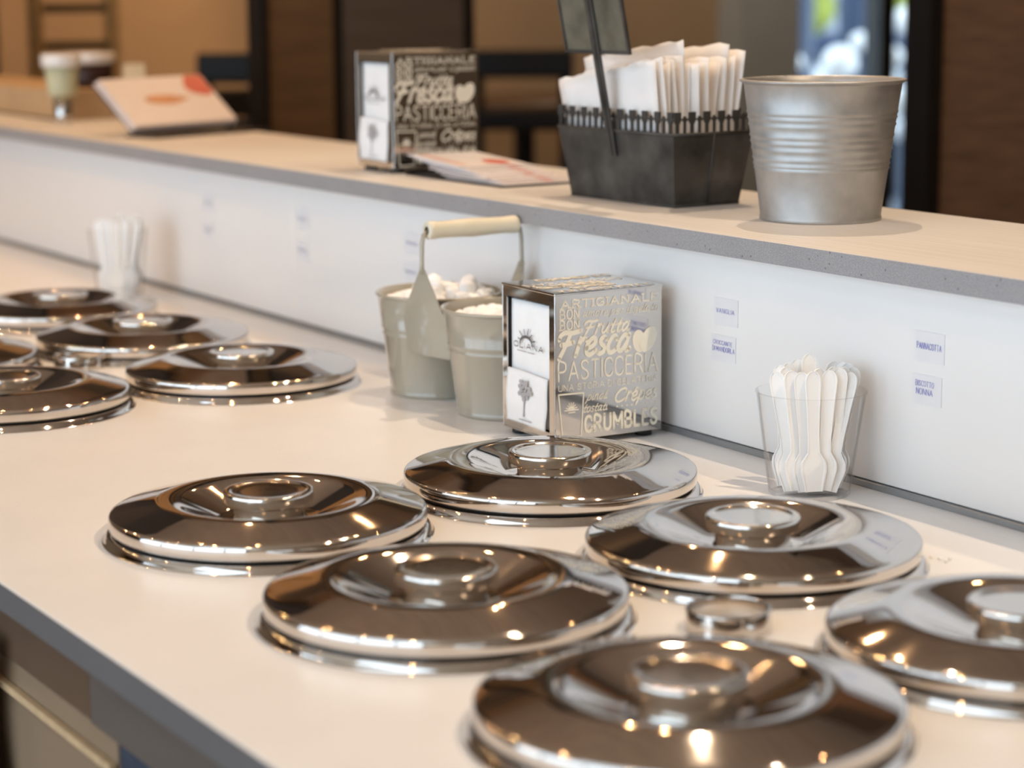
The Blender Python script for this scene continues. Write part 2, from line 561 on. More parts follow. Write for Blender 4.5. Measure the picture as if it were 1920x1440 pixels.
def text_strokes(s, font, spacing=0.22, space=0.4, slant=0.0, serif=0.0, soft=True):
    """lines in text units, bounding box normalised later"""
    x, out = 0.0, []
    for ch in s:
        if ch == ' ':
            x += space
            continue
        wdt, strokes = font[ch]
        xh = 1.32 if (font is LOW and ch not in 'FCtl^') else 1.0
        for st in strokes:
            curved = len(st) > 5 or font is LOW
            p = [(x+a+slant*b, b*(xh if b > 0 else 1)) for a, b in st]
            out.append(smooth_line(p) if (curved and soft) else p)
            if serif:
                for (a, b) in (st[0], st[-1]):
                    if (b < .02 or b > .98) and not (font is CAPS and ch in 'OSCG'):
                        out.append([(x+a-serif, b), (x+a+serif, b)])
        x += wdt+spacing
    return out


def letter_mesh(name, s, rect, plane, font=CAPS, hw=0.05, norm_h=True, **kw):
    """fit a line of text in rect (u0,u1,v0,v1); v0..v1 is baseline..cap height; hw in units of the cap height"""
    st = text_strokes(s, font, **kw)
    xs = [p[0] for l in st for p in l]
    x0, x1 = min(xs), max(xs)
    u0, u1, v0, v1 = rect
    sx, sy = (u1-u0)/(x1-x0), (v1-v0)
    V, F = [], []
    for l in st:
        pts = [(u0+(a-x0)*sx, v0+b*sy) for a, b in l]
        dense = []
        for i in range(len(pts)-1):      # polylines with sharp corners: one ribbon per leg
            dense.append((pts[i], pts[i+1]))
        if font is CAPS and len(l) < 12:
            for a, b in dense:
                ribbon(V, F, [a, b], hw*sy, plane)
        else:
            ribbon(V, F, pts, hw*sy, plane)
    return mesh(name, V, F)


def sun_mark(V, F, cu, cv, r, plane, rays=7, hw=None):
    """a half sun: disc segment with rays"""
    hw = hw or r*0.10
    for k in range(rays):
        a = math.pi*(0.08+0.84*k/(rays-1))
        L = 1.95 if k % 2 == 0 else 1.75
        ribbon(V, F, [(cu+r*1.15*math.cos(a), cv+r*1.15*math.sin(a)), (cu+r*L*math.cos(a), cv+r*L*math.sin(a))], hw, plane)


ORD = ['first', 'second', 'third', 'fourth', 'fifth', 'sixth', 'seventh', 'eighth', 'ninth', 'tenth', 'eleventh', 'twelfth', 'thirteenth',
       'fourteenth', 'fifteenth', 'sixteenth', 'seventeenth', 'eighteenth', 'nineteenth', 'twentieth']


# ------------------------------------------------------------------ dimensions
WALL_Y = 0.2235          # face of the white upstand
FRONT_Y = -0.4737        # counter's front edge
SH_Y0, SH_Y1 = 0.2035, 0.475
SH_Z, SH_B = 0.1932, 0.1744
XL, XR = -3.0, 1.6

# ------------------------------------------------------------------ the room
FL, CE = -0.9, 1.95
struct('floor', box('floor', -4.3, 3.6, -3.3, 5.2, FL-0.1, FL), 'floor_wood', 'brown wooden floor of the shop')
struct('ceiling', boxes('ceiling', [(-4.3, 0.0, -3.3, 5.2, CE, CE+0.1), (2.4, 3.6, -3.3, 5.2, CE, CE+0.1), (0.0, 2.4, -3.3, -2.4, CE, CE+0.1),
                                    (0.0, 2.4, -1.6, 5.2, CE, CE+0.1)]), 'ceiling_wood', 'brown wooden ceiling with an added skylight opening')
struct('wall_right', box('wall_right', 3.5, 3.6, -3.2, 5.1, FL, CE), 'tan_plaster', 'tan plaster wall on the right')
struct('wall_back', box('wall_back', -4.3, 3.5, 5.1, 5.2, FL, CE), 'tan_plaster', 'tan plaster wall at the back')
# end wall seen across the bar, with the glazed door opening
struct('wall_left', boxes('wall_left', [(-4.3, -4.2, -3.2, 3.60, FL, CE), (-4.3, -4.2, 4.34, 5.1, FL, CE),
                                        (-4.3, -4.2, 3.60, 4.34, 1.35, CE)]), 'tan_plaster',
       'tan plaster end wall beyond the bar')
# shopfront behind the camera
struct('wall_front', boxes('wall_front', [(-4.3, -2.2, -3.3, -3.2, FL, CE), (3.4, 3.6, -3.3, -3.2, FL, CE),
                                          (-2.2, 3.4, -3.3, -3.2, FL, -0.70), (-2.2, 3.4, -3.3, -3.2, 1.80, CE)]),
       'dark_brown', 'dark wooden shopfront wall')
sf = struct('window_1', boxes('window_1', [(-2.2+i*1.4-0.03, -2.2+i*1.4+0.03, -3.27, -3.21, -0.70, 1.80) for i in range(5)]),
            'black_wood', 'shopfront window with dark mullions')
# glazed door to the street
wn = struct('window_2', boxes('window_2', [(-4.27, -4.21, 3.60, 3.64, FL, 1.35), (-4.27, -4.21, 4.28, 4.34, FL, 1.35),
                                           (-4.28, -4.20, 4.045, 4.115, FL, 1.35), (-4.27, -4.21, 3.64, 4.28, FL, FL+0.12)]),
            'black_wood', 'tall glazed door with black frame looking onto the bright street')
obj('pane', box('pane', -4.245, -4.240, 3.64, 4.045, FL+0.12, 1.35), 'glass', wn)
obj('pane', box('pane', -4.245, -4.240, 4.115, 4.28, FL+0.12, 1.35), 'glass', wn)
struct('trim_1', box('trim_1', -4.2, -4.08, 3.36, 3.60, FL, CE), 'pale_plaster', 'pale grey pier beside the glazed door')

# ------------------------------------------------------------------ the street outside the door
struct('ground', box('ground', -16, -4.3, -2, 20, FL-0.12, FL-0.02), 'asphalt', 'grey street outside')
fc = thing('street_facade', 'pale blurred building across the street behind the glass door', 'building', (-13.5, 11, FL))
obj('facade_wall', box('facade_wall', -0.4, 0, -7, 7, 0, 5.0), 'facade', fc)
for i in range(7):
    obj('shop_window', box('shop_window', 0, 0.05, -6.4+i*1.9, -5.2+i*1.9, 0.4, 2.4), 'navy_paint', fc)
vn = thing('white_van', 'bright white van parked in the street behind the glass door', 'van', (-9.2, 8.55, FL))
obj('body', box('body', -0.7, 0.7, -0.36, 0.36, 0.25, 0.78, 0.06), 'van_white', vn)
obj('cabin', box('cabin', -0.5, 0.5, -0.32, 0.32, 0.78, 1.0, 0.08), 'navy_paint', vn)
for sx in (-0.45, 0.45):
    for sy in (-0.33, 0.33):
        obj('wheel', lathe('wheel', [(0, -0.05), (0.22, -0.05), (0.24, -0.03), (0.24, 0.03), (0.22, 0.05), (0, 0.05)], 24),
            'rubber', vn, (sx, sy, 0.24), (math.pi/2, 0, 0))


def shrub(x, y, h, r, label, seed):
    rnd = random.Random(seed)
    t = thing('street_shrub', label, 'shrub', (x, y, FL))
    obj('stem', tube('stem', [(0, 0, 0), (0.02, 0, h*0.5), (0, 0.02, h*0.8)], 0.03), 'oak', t)
    V, F = [], []
    for k in range(420):
        d = Vector((rnd.gauss(0, 1), rnd.gauss(0, 1), rnd.gauss(0, 1))).normalized()
        p = Vector((0, 0, h)) + d*r*rnd.uniform(0.5, 1.0)
        a = d.cross(Vector((rnd.random(), rnd.random(), rnd.random()))).normalized()*0.07
        b = d.cross(a).normalized()*0.04
        n = len(V)
        V += [p-a, p+b, p+a, p-b]
        F.append((n, n+1, n+2, n+3))
    o = obj('foliage', mesh('foliage', V, F), 'leaf', t)
    return t


shrub(-7.4, 6.35, 1.20, 0.16, 'yellow-green street shrub behind the glass door, left one', 1)
shrub(-8.0, 7.45, 1.25, 0.18, 'yellow-green street shrub behind the glass door, right one', 2)
for i, (x, y, wd) in enumerate(((-6.6, 5.62, 0.10), (-7.6, 6.86, 0.09), (-6.4, 5.42, 0.05))):  # dark posts standing in for blurred navy figures
    b = thing('stand_in_post', ['wide navy stand-in post behind the glass door', 'navy stand-in post between the shrubs behind the glass door',
                              'thin navy stand-in post behind the glass door'][i], 'post', (x, y, FL), group='posts in the street')
    obj('shaft', lathe('shaft', [(0, 0), (wd*1.3, 0), (wd*1.3, 0.1), (wd, 0.14), (wd, 2.4), (wd*1.1, 2.45), (0, 2.5)], 20), 'navy_paint', b)

for i, (gx, gy, hz, rr) in enumerate(((-5.54, 5.01, 0.98, 0.075), (-5.97, 5.49, 1.05, 0.045), (-5.13, 4.92, 1.02, 0.050), (-5.57, 5.40, 1.15, 0.060), (-4.76, 4.68, 0.87, 0.060), (-5.21, 5.07, 0.72, 0.045), (-5.95, 5.11, 0.97, 0.040))):  # white globes added to give the bright out-of-focus discs
    g_ = thing('bokeh_globe', ['large white bokeh globe seen through the glass door', 'pale bokeh globe right of the large one behind the glass door',
               'bokeh globe behind the right-hand door pane, middle height', 'bokeh globe behind the right-hand door pane, highest', 'larger bokeh globe low behind the right-hand door pane',
               'lowest bokeh globe behind the right-hand door pane', 'small bokeh globe left behind the glass door'][i], 'bokeh globe', (gx, gy, FL), group='bokeh globes in the street')
    obj('post', lathe('post', [(0, 0), (0.06, 0), (0.06, 0.03), (0.02, 0.05), (0.02, hz-rr*0.9), (0, hz-rr*0.9)], 16), 'navy_paint', g_)
    obj('globe', lathe('globe', [(rr*math.sin(k*math.pi/16), hz-rr*math.cos(k*math.pi/16)) for k in range(17)], 24), 'van_white', g_)

# ------------------------------------------------------------------ room furniture beyond the bar
dv = thing('room_divider', 'tall brown and taupe partition beyond the far napkin dispenser', 'partition', (-2.3, 0, FL))
obj('panel', box('panel', -0.03, 0.0, 0.855, 0.995, 0, 2.8), 'dark_brown', dv)
obj('panel', box('panel', -0.03, 0.0, 1.02, 1.285, 0, 2.8), 'dark_taupe', dv)
obj('trim', box('trim', -0.05, -0.005, 0.995, 1.02, 0, 2.8), 'black_wood', dv)
obj('trim', box('trim', -0.05, 0.01, 1.285, 1.305, 0, 2.8), 'black_wood', dv)
obj('trim', box('trim', -0.05, 0.01, 0.84, 0.855, 0, 2.8), 'black_wood', dv)
dr = thing('wooden_screen', 'dark walnut panel filling the right edge behind the shelf', 'partition', (-1.25, 0, FL))
obj('panel', box('panel', -0.03, 0, 1.575, 2.45, 0, 2.8), 'walnut', dr)
obj('trim', box('trim', -0.05, 0.01, 1.545, 1.575, 0, 2.8), 'black_wood', dr)
dl = thing('wooden_screen', 'dark panel at the left edge beyond the paper cups', 'partition', (-3.06, 0, FL))
obj('panel', box('panel', -0.03, 0, -0.2, 0.575, 0, 2.8), 'dark_taupe', dl)
obj('trim', box('trim', -0.04, 0.01, 0.575, 0.59, 0, 2.8), 'black_wood', dl)
pt = thing('wall_post', 'tan wooden post between dark panel and slatted rack', 'post', (-3.5, 0.72, FL))
obj('shaft', box('shaft', -0.03, 0.03, -0.035, 0.02, 0, 2.8, 0.004), 'tan_wood', pt)
obj('base', box('base', -0.05, 0.05, -0.05, 0.04, 0, 0.1, 0.004), 'dark_brown', pt)
rk = thing('wooden_rack', 'orange-brown wooden rack with slats at the upper left', 'rack', (-3.2, 0, FL))
for y in (0.728, 0.905):
    obj('upright', box('upright', -0.02, 0.02, y-0.012, y+0.012, 0, 1.75, 0.003), 'oak', rk)
for k in range(9):
    z = 0.935+k*0.082
    obj('slat', box('slat', -0.012, 0.008, 0.74, 0.893, z-0.008, z+0.012, 0.002), 'dark_brown', rk)


def bar_chair(loc, rz, label, wdt=0.36, top=1.14):
    t = thing('bar_chair', label, 'chair', (loc[0], loc[1], FL), (0, 0, rz), 'black bar chairs beyond the bar')
    h = wdt/2
    obj('seat', box('seat', -h, h, -h, h, 0.74, 0.785, 0.012), 'black_wood', t)
    for sx in (-1, 1):
        obj('leg', tube('leg', [(sx*(h-0.03), -h+0.03, 0.75), (sx*h, -h, 0)], 0.016), 'black_wood', t)
        obj('leg', tube('leg', [(sx*(h-0.03), h-0.03, top), (sx*(h-0.03), h-0.03, 0.75), (sx*h, h, 0)], 0.016), 'black_wood', t)
    obj('back_rail', box('back_rail', -h+0.01, h-0.01, h-0.05, h-0.02, top-0.07, top, 0.008), 'black_wood', t)
    obj('back_rail', box('back_rail', -h+0.01, h-0.01, h-0.05, h-0.02, top-0.20, top-0.15, 0.008), 'black_wood', t)
    obj('footrest', tube('footrest', [(-h, -h+0.01, 0.25), (h, -h+0.01, 0.25)], 0.012), 'black_wood', t)
    return t


bar_chair((-3.05, 1.165), 1.0, 'black bar chair against the tan wall left of the partition', 0.28, 1.16)
bar_chair((-3.45, 1.25), 1.3, 'lower black bar chair behind the propped leaflets', 0.30, 1.06)
bar_chair((-3.1, 1.91), 0.9, 'black bar chair right of the far napkin dispenser', 0.28, 1.15)
bar_chair((-2.9, 2.22), 0.7, 'black bar chair behind the paper sleeves', 0.28, 1.12)
ht = thing('high_table', 'dark high table beyond the far napkin dispenser', 'table', (-3.75, 2.34, FL))
obj('table_top', lathe('table_top', [(0, 0.96), (0.28, 0.96), (0.29, 0.97), (0.29, 0.99), (0.28, 1.0), (0, 1.0)], 40), 'apron_wood', ht)
obj('pole', lathe('pole', [(0.03, 0.02), (0.03, 0.96)], 20), 'black_wood', ht)
obj('base', lathe('base', [(0, 0), (0.2, 0), (0.2, 0.015), (0.04, 0.03), (0, 0.03)], 32), 'black_wood', ht)

# ------------------------------------------------------------------ counter
ct = thing('worktop', 'cream speckled stone worktop with steel lids set in it', 'worktop', (0, 0, 0))
obj('slab', box('slab', XL, XR, FRONT_Y+0.0012, WALL_Y+0.005, -0.0198, 0.0, 0.0006, 1), 'counter_stone', ct)
obj('front_edge', box('front_edge', XL, XR, FRONT_Y, FRONT_Y+0.0011, -0.0195, -0.0006), 'counter_edge', ct)
cb = thing('counter_cabinet', 'brown and tan cabinet fronts under the worktop edge', 'cabinet', (0, 0, FL))
Z = -FL
obj('carcass', box('carcass', XL, XR, -0.425, 0.40, 0.08, Z-0.0205), 'apron_wood', cb)
obj('plinth', box('plinth', XL, XR, -0.36, 0.38, 0, 0.08), 'black_wood', cb)
obj('apron', box('apron', XL, 0.135, -0.452, -0.426, Z-0.072, Z-0.021), 'apron_wood', cb)
obj('apron', box('apron', 0.1355, XR, -0.452, -0.426, Z-0.074, Z-0.021), 'dark_taupe', cb)
obj('drawer_front', box('drawer_front', -0.60, 0.172, -0.449, -0.426, Z-0.36, Z-0.0745, 0.002), 'drawer_tan', cb)
obj('drawer_lip', box('drawer_lip', -0.60, 0.172, -0.455, -0.449, Z-0.098, Z-0.092, 0.001), 'tan_wood', cb)
obj('drawer_front', box('drawer_front', 0.176, 1.0, -0.449, -0.426, Z-0.36, Z-0.0765, 0.002), 'dark_navy', cb)
obj('drawer_front', box('drawer_front', -1.4, -0.604, -0.449, -0.426, Z-0.36, Z-0.0745, 0.002), 'drawer_tan', cb)


def draped_sheet():
    V, F = [], []
    nx, nz = 16, 24
    for side in (0, 1):
        for j in range(nz+1):
            for i in range(nx+1):
                u, v = i/nx, j/nz
                x = -0.215+0.19*u + 0.012*math.sin(v*9+u*3)
                z = -0.055-0.36*v
                y = -0.474 - 0.007*math.sin(u*11+v*2.5) - 0.004*math.sin(v*14) - 0.005*v + (0.004 if side else 0)
                V.append((x, y, z))
    n = (nx+1)*(nz+1)
    for s in (0, 1):
        for j in range(nz):
            for i in range(nx):
                a = s*n+j*(nx+1)+i
                q = (a, a+1, a+nx+2, a+nx+1)
                F.append(q if s == 0 else q[::-1])
    edge = [i for i in range(nx+1)]+[j*(nx+1)+nx for j in range(1, nz+1)]+[nz*(nx+1)+i for i in range(nx-1, -1, -1)]+[j*(nx+1) for j in range(nz-1, 0, -1)]
    for k in range(len(edge)):
        a, b = edge[k], edge[(k+1) % len(edge)]
        F.append((b, a, a+n, b+n))
    return mesh('cloth', V, F, True)


tw = obj('cloth_stand_in', draped_sheet(), 'dark_navy')  # draped stand-in for a dark blue shape of unknown nature
tag(tw, 'dark blue cloth standing in for an unidentified shape below the counter edge at the lower left', 'cloth')

us = thing('bar_upstand', 'white laminate upstand between worktop and shelf with handwritten labels on it', 'upstand', (0, 0, 0))
obj('joint', box('joint', -0.9215, -0.9165, WALL_Y+0.0004, WALL_Y+0.016, 0.006, SH_B), 'cup_white', us)
obj('panel', box('panel', -0.9172, XR, WALL_Y, WALL_Y+0.018, 0.006, SH_B, 0.0006, 1), 'laminate', us)
obj('panel', box('panel', XL, -0.9208, WALL_Y, WALL_Y+0.018, 0.006, SH_B, 0.0006, 1), 'laminate', us)
obj('core', box('core', XL, XR, WALL_Y+0.0185, WALL_Y+0.06, 0, SH_B), 'dark_brown', us)
obj('base_strip', box('base_strip', XL, XR, WALL_Y-0.0035, WALL_Y+0.010, 0.0, 0.0055, 0.0006, 1), 'strip', us)
sh = thing('bar_shelf', 'long grey stone shelf on top of the white upstand', 'shelf', (0, 0, SH_B))
obj('slab', box('slab', XL, XR, SH_Y0+0.0012, SH_Y1, 0, SH_Z-SH_B, 0.0006, 1), 'shelf_stone', sh)
obj('front_edge', box('front_edge', XL, XR, SH_Y0, SH_Y0+0.0011, 0.0003, SH_Z-SH_B-0.0004), 'shelf_edge', sh)
obj('outer_panel', box('outer_panel', XL, XR, SH_Y1-0.06, SH_Y1-0.04, -0.895, SH_B-0.0005), 'dark_brown', us)

# ------------------------------------------------------------------ steel lids in their rings
# bowl slope .44, outer slope -.25, a soft crest between; then the rolled rim and skirt
LP, zz = [], 0.0288
for k in range(13):
    r = 0.066+0.020*k/12
    r0 = 0.066+0.020*0.44/0.69
    LP.append((r, zz-0.5*(0.69/0.020)*(r-r0)**2))
LP = [(0.0, 0.0121), (0.028, 0.0121), (0.0345, 0.0126), (0.0390, 0.0142)] + LP
ze = LP[-1][1]
LP += [(0.100, ze-0.25*0.014), (0.112, ze-0.25*0.026), (0.1165, ze-0.25*0.0305), (0.1183, 0.0197), (0.1194, 0.0188), (0.1199, 0.0176), (0.1201, 0.0160),
       (0.1200, 0.0100), (0.1193, 0.0088), (0.1180, 0.0083), (0.112, 0.0083)]
KP = [(0.0, 0.0326), (0.020, 0.0326), (0.0268, 0.0328), (0.0280, 0.0331), (0.0290, 0.0338), (0.0300, 0.0341), (0.0326, 0.0341), (0.0336, 0.0337), (0.0341, 0.0328),
      (0.0342, 0.0310), (0.0341, 0.0262), (0.0338, 0.0250), (0.0330, 0.0244), (0.0300, 0.0241), (0.0280, 0.0238), (0.0272, 0.0228), (0.0268, 0.0150), (0.0285, 0.0122)]
CP = [(0.1120, 0.0), (0.1120, 0.0056), (0.1150, 0.0062), (0.1190, 0.0062), (0.1206, 0.0058), (0.1219, 0.0048), (0.1234, 0.0022), (0.1242, 0.0008), (0.1247, 0.0003), (0.1252, 0.0)]
me_lid, me_knob, me_col = lathe('cover', LP, 128), lathe('knob', KP, 72), lathe('ring', CP, 128)
me_seal = lathe('seal', [(0.1115, 0.0062), (0.1165, 0.0063), (0.1168, 0.0075), (0.1165, 0.0082), (0.1115, 0.0082)], 96, True)
S, T, XG = 0.26649, 0.25374, -0.5934
LIDS = [
    ((0, -T), 'polished steel lid at the left of the six nearest, close to the front edge', 'left of the six nearest lids, close to the front edge'),
    ((S, -T), 'polished steel lid in the middle of the nearest front row', 'in the middle of the nearest front row'),
    ((2*S, -T), 'blurred polished steel lid nearest the camera, cut by the bottom edge', 'nearest the camera, cut by the bottom edge'),
    ((0, 0), 'polished steel lid directly in front of the near napkin dispenser', 'directly in front of the near napkin dispenser'),
    ((S, 0), 'polished steel lid in front of the clear cup of spoons', 'in front of the clear cup of spoons'),
    ((2*S, 0), 'polished steel lid cut off by the right edge of the picture', 'cut off by the right edge of the picture'),
    ((XG, 0), 'polished steel lid just left of the greige twin pails', 'just left of the greige twin pails'),
    ((XG-S, 0), 'polished steel lid of the far group between two others in the back row', 'in the middle of the far back row'),
    ((XG-2*S, 0), 'polished steel lid farthest away, in front of the blurred far spoon cup', 'farthest away, in front of the far spoon cup'),
    ((XG, -T), 'polished steel lid of the far front row, cut by the left edge, nearer one', 'in the far front row, nearer one'),
    ((XG-S, -T), 'sliver of a polished steel lid at the left edge beside the far small hoop', 'at the left edge beside the far small hoop'),
]
for (x, y), lb, wh in LIDS:
    c = obj('well_ring', me_col, 'steel', None, (x, y, 0))
    tag(c, 'steel ring under the lid ' + wh, 'well ring', 'steel rings in the worktop')
    l = thing('steel_cloche', lb, 'lid', (x, y, 0), (0, 0, random.uniform(0, 6)), 'round steel well lids')
    obj('cover', me_lid, 'steel', l)
    obj('knob', me_knob, 'steel_satin', l)
    obj('seal', me_seal, 'rubber', l)
RP = [(0.0262, 0.0), (0.0274, 0.0), (0.0277, 0.0008), (0.0276, 0.0020), (0.0276, 0.0138), (0.0273, 0.0148), (0.0266, 0.0151), (0.0260, 0.0148), (0.0257, 0.0138), (0.0258, 0.0010)]
me_cap = lathe('hoop', RP, 72, True)
for (x, y), lb in (((0.391, -0.117), 'small open steel hoop between the four nearest lids'),
                   ((-0.778, -0.108), 'small open steel hoop between the far lids at the left')):
    tag(obj('steel_hoop', me_cap, 'steel', None, (x, y, 0)), lb, 'hoop', 'small steel hoops on the worktop')


# ------------------------------------------------------------------ napkin dispensers
BW, BD, BH = 0.1142, 0.0923, 0.1325      # along y, along x, height


def dispenser(corner, rz, z0, label, where):
    """origin at the near corner; +y runs along the printed side, -x along the napkin side"""
    t = thing('napkin_dispenser', label, 'napkin dispenser', (corner[0], corner[1], z0), (0, 0, rz), 'napkin dispensers')
    b0 = 0.006
    th = 0.0016
    r = 0.0015
    obj('side_panel', box('side_panel', -th, 0, 0, BW, b0, b0+BH, 0.0006), 'steel_mirror', t)
    obj('side_panel', box('side_panel', -BD, -BD+th, 0, BW, b0, b0+BH, 0.0006), 'steel_mirror', t)
    obj('top_panel', box('top_panel', -BD-0.0005, 0.0005, -0.0005, BW+0.0005, b0+BH-0.001, b0+BH+0.0012, 0.0007), 'steel_mirror', t)
    obj('back_panel', box('back_panel', -BD+th, -th, BW-th, BW, b0, b0+BH-0.001), 'steel_mirror', t)
    obj('bottom_panel', box('bottom_panel', -BD+th, -th, 0, BW-th, b0, b0+th), 'steel_mirror', t)
    fr = boxes('face_frame', [(-BD+th, -BD+0.0085, 0.0, 0.0012, b0+0.001, b0+BH-0.001), (-0.0095, -th, 0.0, 0.0012, b0+0.001, b0+BH-0.001),
                              (-BD+0.0085, -0.0095, 0.0, 0.0012, b0+BH-0.010, b0+BH-0.001), (-BD+0.0085, -0.0095, 0.0, 0.0012, b0+0.001, b0+0.007)])
    obj('face_frame', fr, 'steel_mirror', t)
    obj('inner_plate', box('inner_plate', -BD+0.0025, -0.0025, 0.016, 0.0175, b0+0.003, b0+BH-0.003), 'steel_mirror', t)
    for (fx, fy) in ((-0.012, 0.012), (-BD+0.012, 0.012), (-0.012, BW-0.012), (-BD+0.012, BW-0.012)):
        obj('foot', lathe('foot', [(0, 0), (0.007, 0), (0.008, 0.001), (0.008, b0), (0, b0)], 20), 'black_plastic', t, (fx, fy, 0))
    # printed lettering, flat on the panel
    e = 0.00025

    def side(u, v): return (e, u*BW, b0+v*BH)

    def L(txt, rect, font=CAPS, hw=0.06, m='cream_ink', **kw):
        obj('lettering', letter_mesh('lettering', txt, rect, side, font, hw, **kw), m, t)
    L('ARTIGIANALE', (.045, .96, .905, .955), CAPS, .11, serif=.13, spacing=.34)
    L('BON', (.04, .225, .832, .893), CAPS, .09, serif=.12, spacing=.3)
    L('BON', (.04, .225, .760, .820), CAPS, .09, serif=.12, spacing=.3)
    L('amore per il gelato', (.255, .96, .835, .885), LOW, .055, slant=.2, spacing=.05, space=.22)
    L('Frutta', (.27, .69, .714, .806), LOW, .095, slant=.25, spacing=.03)
    L('Fresca', (.035, .69, .575, .745), LOW, .100, slant=.25, spacing=.03)
    L('PASTICCERIA', (.03, .955, .415, .54), CAPS, .052, spacing=.26)
    L('UNA STORIA DI GELATERIA', (.03, .955, .345, .385), CAPS, .06, spacing=.26, space=.4)
    L('pinoli', (.275, .49, .262, .318), LOW, .06, slant=.3, spacing=.04)
    L('tostati', (.265, .49, .182, .238), LOW, .06, slant=.3, spacing=.04)
    L('Crêpes'.replace('ê', 'e^'), (.56, .955, .228, .318), LOW, .085, slant=.25, spacing=.03)
    L('CRUMBLES', (.275, .95, .048, .152), CAPS, .105, spacing=.34)
    # fruit pair, tumbler outline with the sun, row of dots
    V, F = [], []
    for lay, (cu, cv, ru, rv, tl) in enumerate(((.782, .632, .062, .080, .22), (.868, .640, .068, .098, -.62))):
        b = len(V)
        e = 0.00025+0.0003*lay
        for k in range(28):
            a = 2*math.pi*k/28
            x, y = ru*math.cos(a), rv*math.sin(a)
            V.append(side(cu+x*math.cos(tl)-y*math.sin(tl), cv+x*math.sin(tl)*0.86+y*math.cos(tl)))
        F.append(tuple(range(b, b+28)))
    e = 0.00025
    obj('fruit_print', mesh('fruit_print', V, F), 'cream_ink', t)
    V, F = [], []
    cup = [(.03, .322), (.262, .318), (.235, .022), (.065, .022), (.03, .322)]
    for a, b in zip(cup, cup[1:]):
        ribbon(V, F, [a, b], .0055, side)
    sun_mark(V, F, .148, .212, .026, side, 7, .0045)
    b = len(V)
    V += [side(.148+.03*math.cos(k*math.pi/12), .212+.026*math.sin(k*math.pi/12)) for k in range(13)]
    F.append(tuple(range(b, b+13)))
    ribbon(V, F, [(.085, .208), (.212, .208)], .004, side)
    ribbon(V, F, [(.12, .192), (.18, .192)], .004, side)
    obj('tumbler_print', mesh('tumbler_print', V, F), 'cream_ink', t)
    V, F = [], []
    for k in range(9):
        b = len(V)
        cu = .575+k*.0465
        if k == 4:
            continue
        V += [side(cu+.008*math.cos(a*math.pi/4), .196+.007*math.sin(a*math.pi/4)) for a in range(8)]
        F.append(tuple(range(b, b+8)))
    obj('dot_row', mesh('dot_row', V, F), 'cream_ink', t)

    def topf(u, v): return (-BD*(1-v)-0.0, u*BW, b0+BH+0.0014)   # same artwork on the lid
    topf.flip = True
    for txt, rect, font, hw, kw in (('ARTIGIANALE', (.05, .95, .86, .95), CAPS, .1, dict(serif=.13, spacing=.34)),
                                    ('Frutta', (.27, .69, .66, .80), LOW, .095, dict(slant=.25, spacing=.03)),
                                    ('Fresca', (.04, .69, .48, .66), LOW, .1, dict(slant=.25, spacing=.03)),
                                    ('PASTICCERIA', (.03, .95, .32, .45), CAPS, .055, dict(spacing=.26)),
                                    ('CRUMBLES', (.27, .95, .06, .18), CAPS, .11, dict(spacing=.34))):
        obj('lettering', letter_mesh('lettering', txt, rect, topf, font, hw, **kw), 'cream_ink', t)
    # napkins inside: the front one with the printed mark, a folded one across its foot, more behind
    R = Matrix.Translation((corner[0], corner[1], z0)) @ Matrix.Rotation(rz, 4, 'Z')
    nx0, nx1 = -BD+0.009, -0.0125

    def sheet(y, zlo, zhi, amp, seed, th=0.0006, dip=0.0):
        V, F = [], []
        ni, nj = 14, 20
        rn = random.Random(seed)
        p1, p2 = rn.uniform(0, 6), rn.uniform(0, 6)
        for s in (0, 1):
            for j in range(nj+1):
                for i in range(ni+1):
                    u, v = i/ni, j/nj
                    V.append((nx0+(nx1-nx0)*u + amp*0.6*math.sin(v*5+p2)*(1-v), y-th*(1-s)-amp*(0.5+0.5*math.sin(u*4+v*7+p1))*(1-v)
                              - dip*math.sin(math.pi*v), zlo+(zhi-zlo)*v+dip*0.8*math.sin(u*3+1)*(v > .98)))
        n = (ni+1)*(nj+1)
        for s in (0, 1):
            for j in range(nj):
                for i in range(ni):
                    a = s*n+j*(ni+1)+i
                    q = (a, a+1, a+ni+2, a+ni+1)
                    F.append(q if s == 0 else q[::-1])
        ed = list(range(ni+1))+[j*(ni+1)+ni for j in range(1, nj+1)]+[nj*(ni+1)+i for i in range(ni-1, -1, -1)]+[j*(ni+1) for j in range(nj-1, 0, -1)]
        for k in range(len(ed)):
            a, b = ed[k], ed[(k+1) % len(ed)]
            F.append((b, a, a+n, b+n))
        return mesh('napkin', V, F, True)
    zb, zt = b0+0.0075, b0+BH-0.0125
    n1 = obj('napkin', sheet(0.0055, zb, zt, 0.002, 3), 'tissue')
    n1.matrix_world = R
    tag(n1, 'white napkin printed with a dark sun mark, upright in the %s napkin dispenser' % where, 'napkin', 'napkins in the %s dispenser' % where)
    n2 = obj('napkin', sheet(0.0012, zb, zb+0.048, 0.0025, 5, 0.0012, 0.0015), 'tissue')
    n2.matrix_world = R
    tag(n2, 'white folded napkin with a tree print at the foot of the %s dispenser' % where, 'napkin', 'napkins in the %s dispenser' % where)
    for k in range(4):
        nn = obj('napkin', sheet(0.0075+k*0.0016, zb, zt-0.001*k, 0.0004, 10+k), 'tissue')
        nn.matrix_world = R
        tag(nn, 'white napkin stacked behind the printed one in the %s dispenser' % where, 'napkin', 'napkins in the %s dispenser' % where)

    def face(u, v): return (nx0+(nx1-nx0)*u, 0.0020+0.0004*v, zb+(zt-zb)*v)
    V, F = [], []
    cu, cv = .42, .665
    sun_mark(V, F, cu, cv, .062, lambda a, b: face(cu+(a-cu)*1.9, b), 6, .0045)
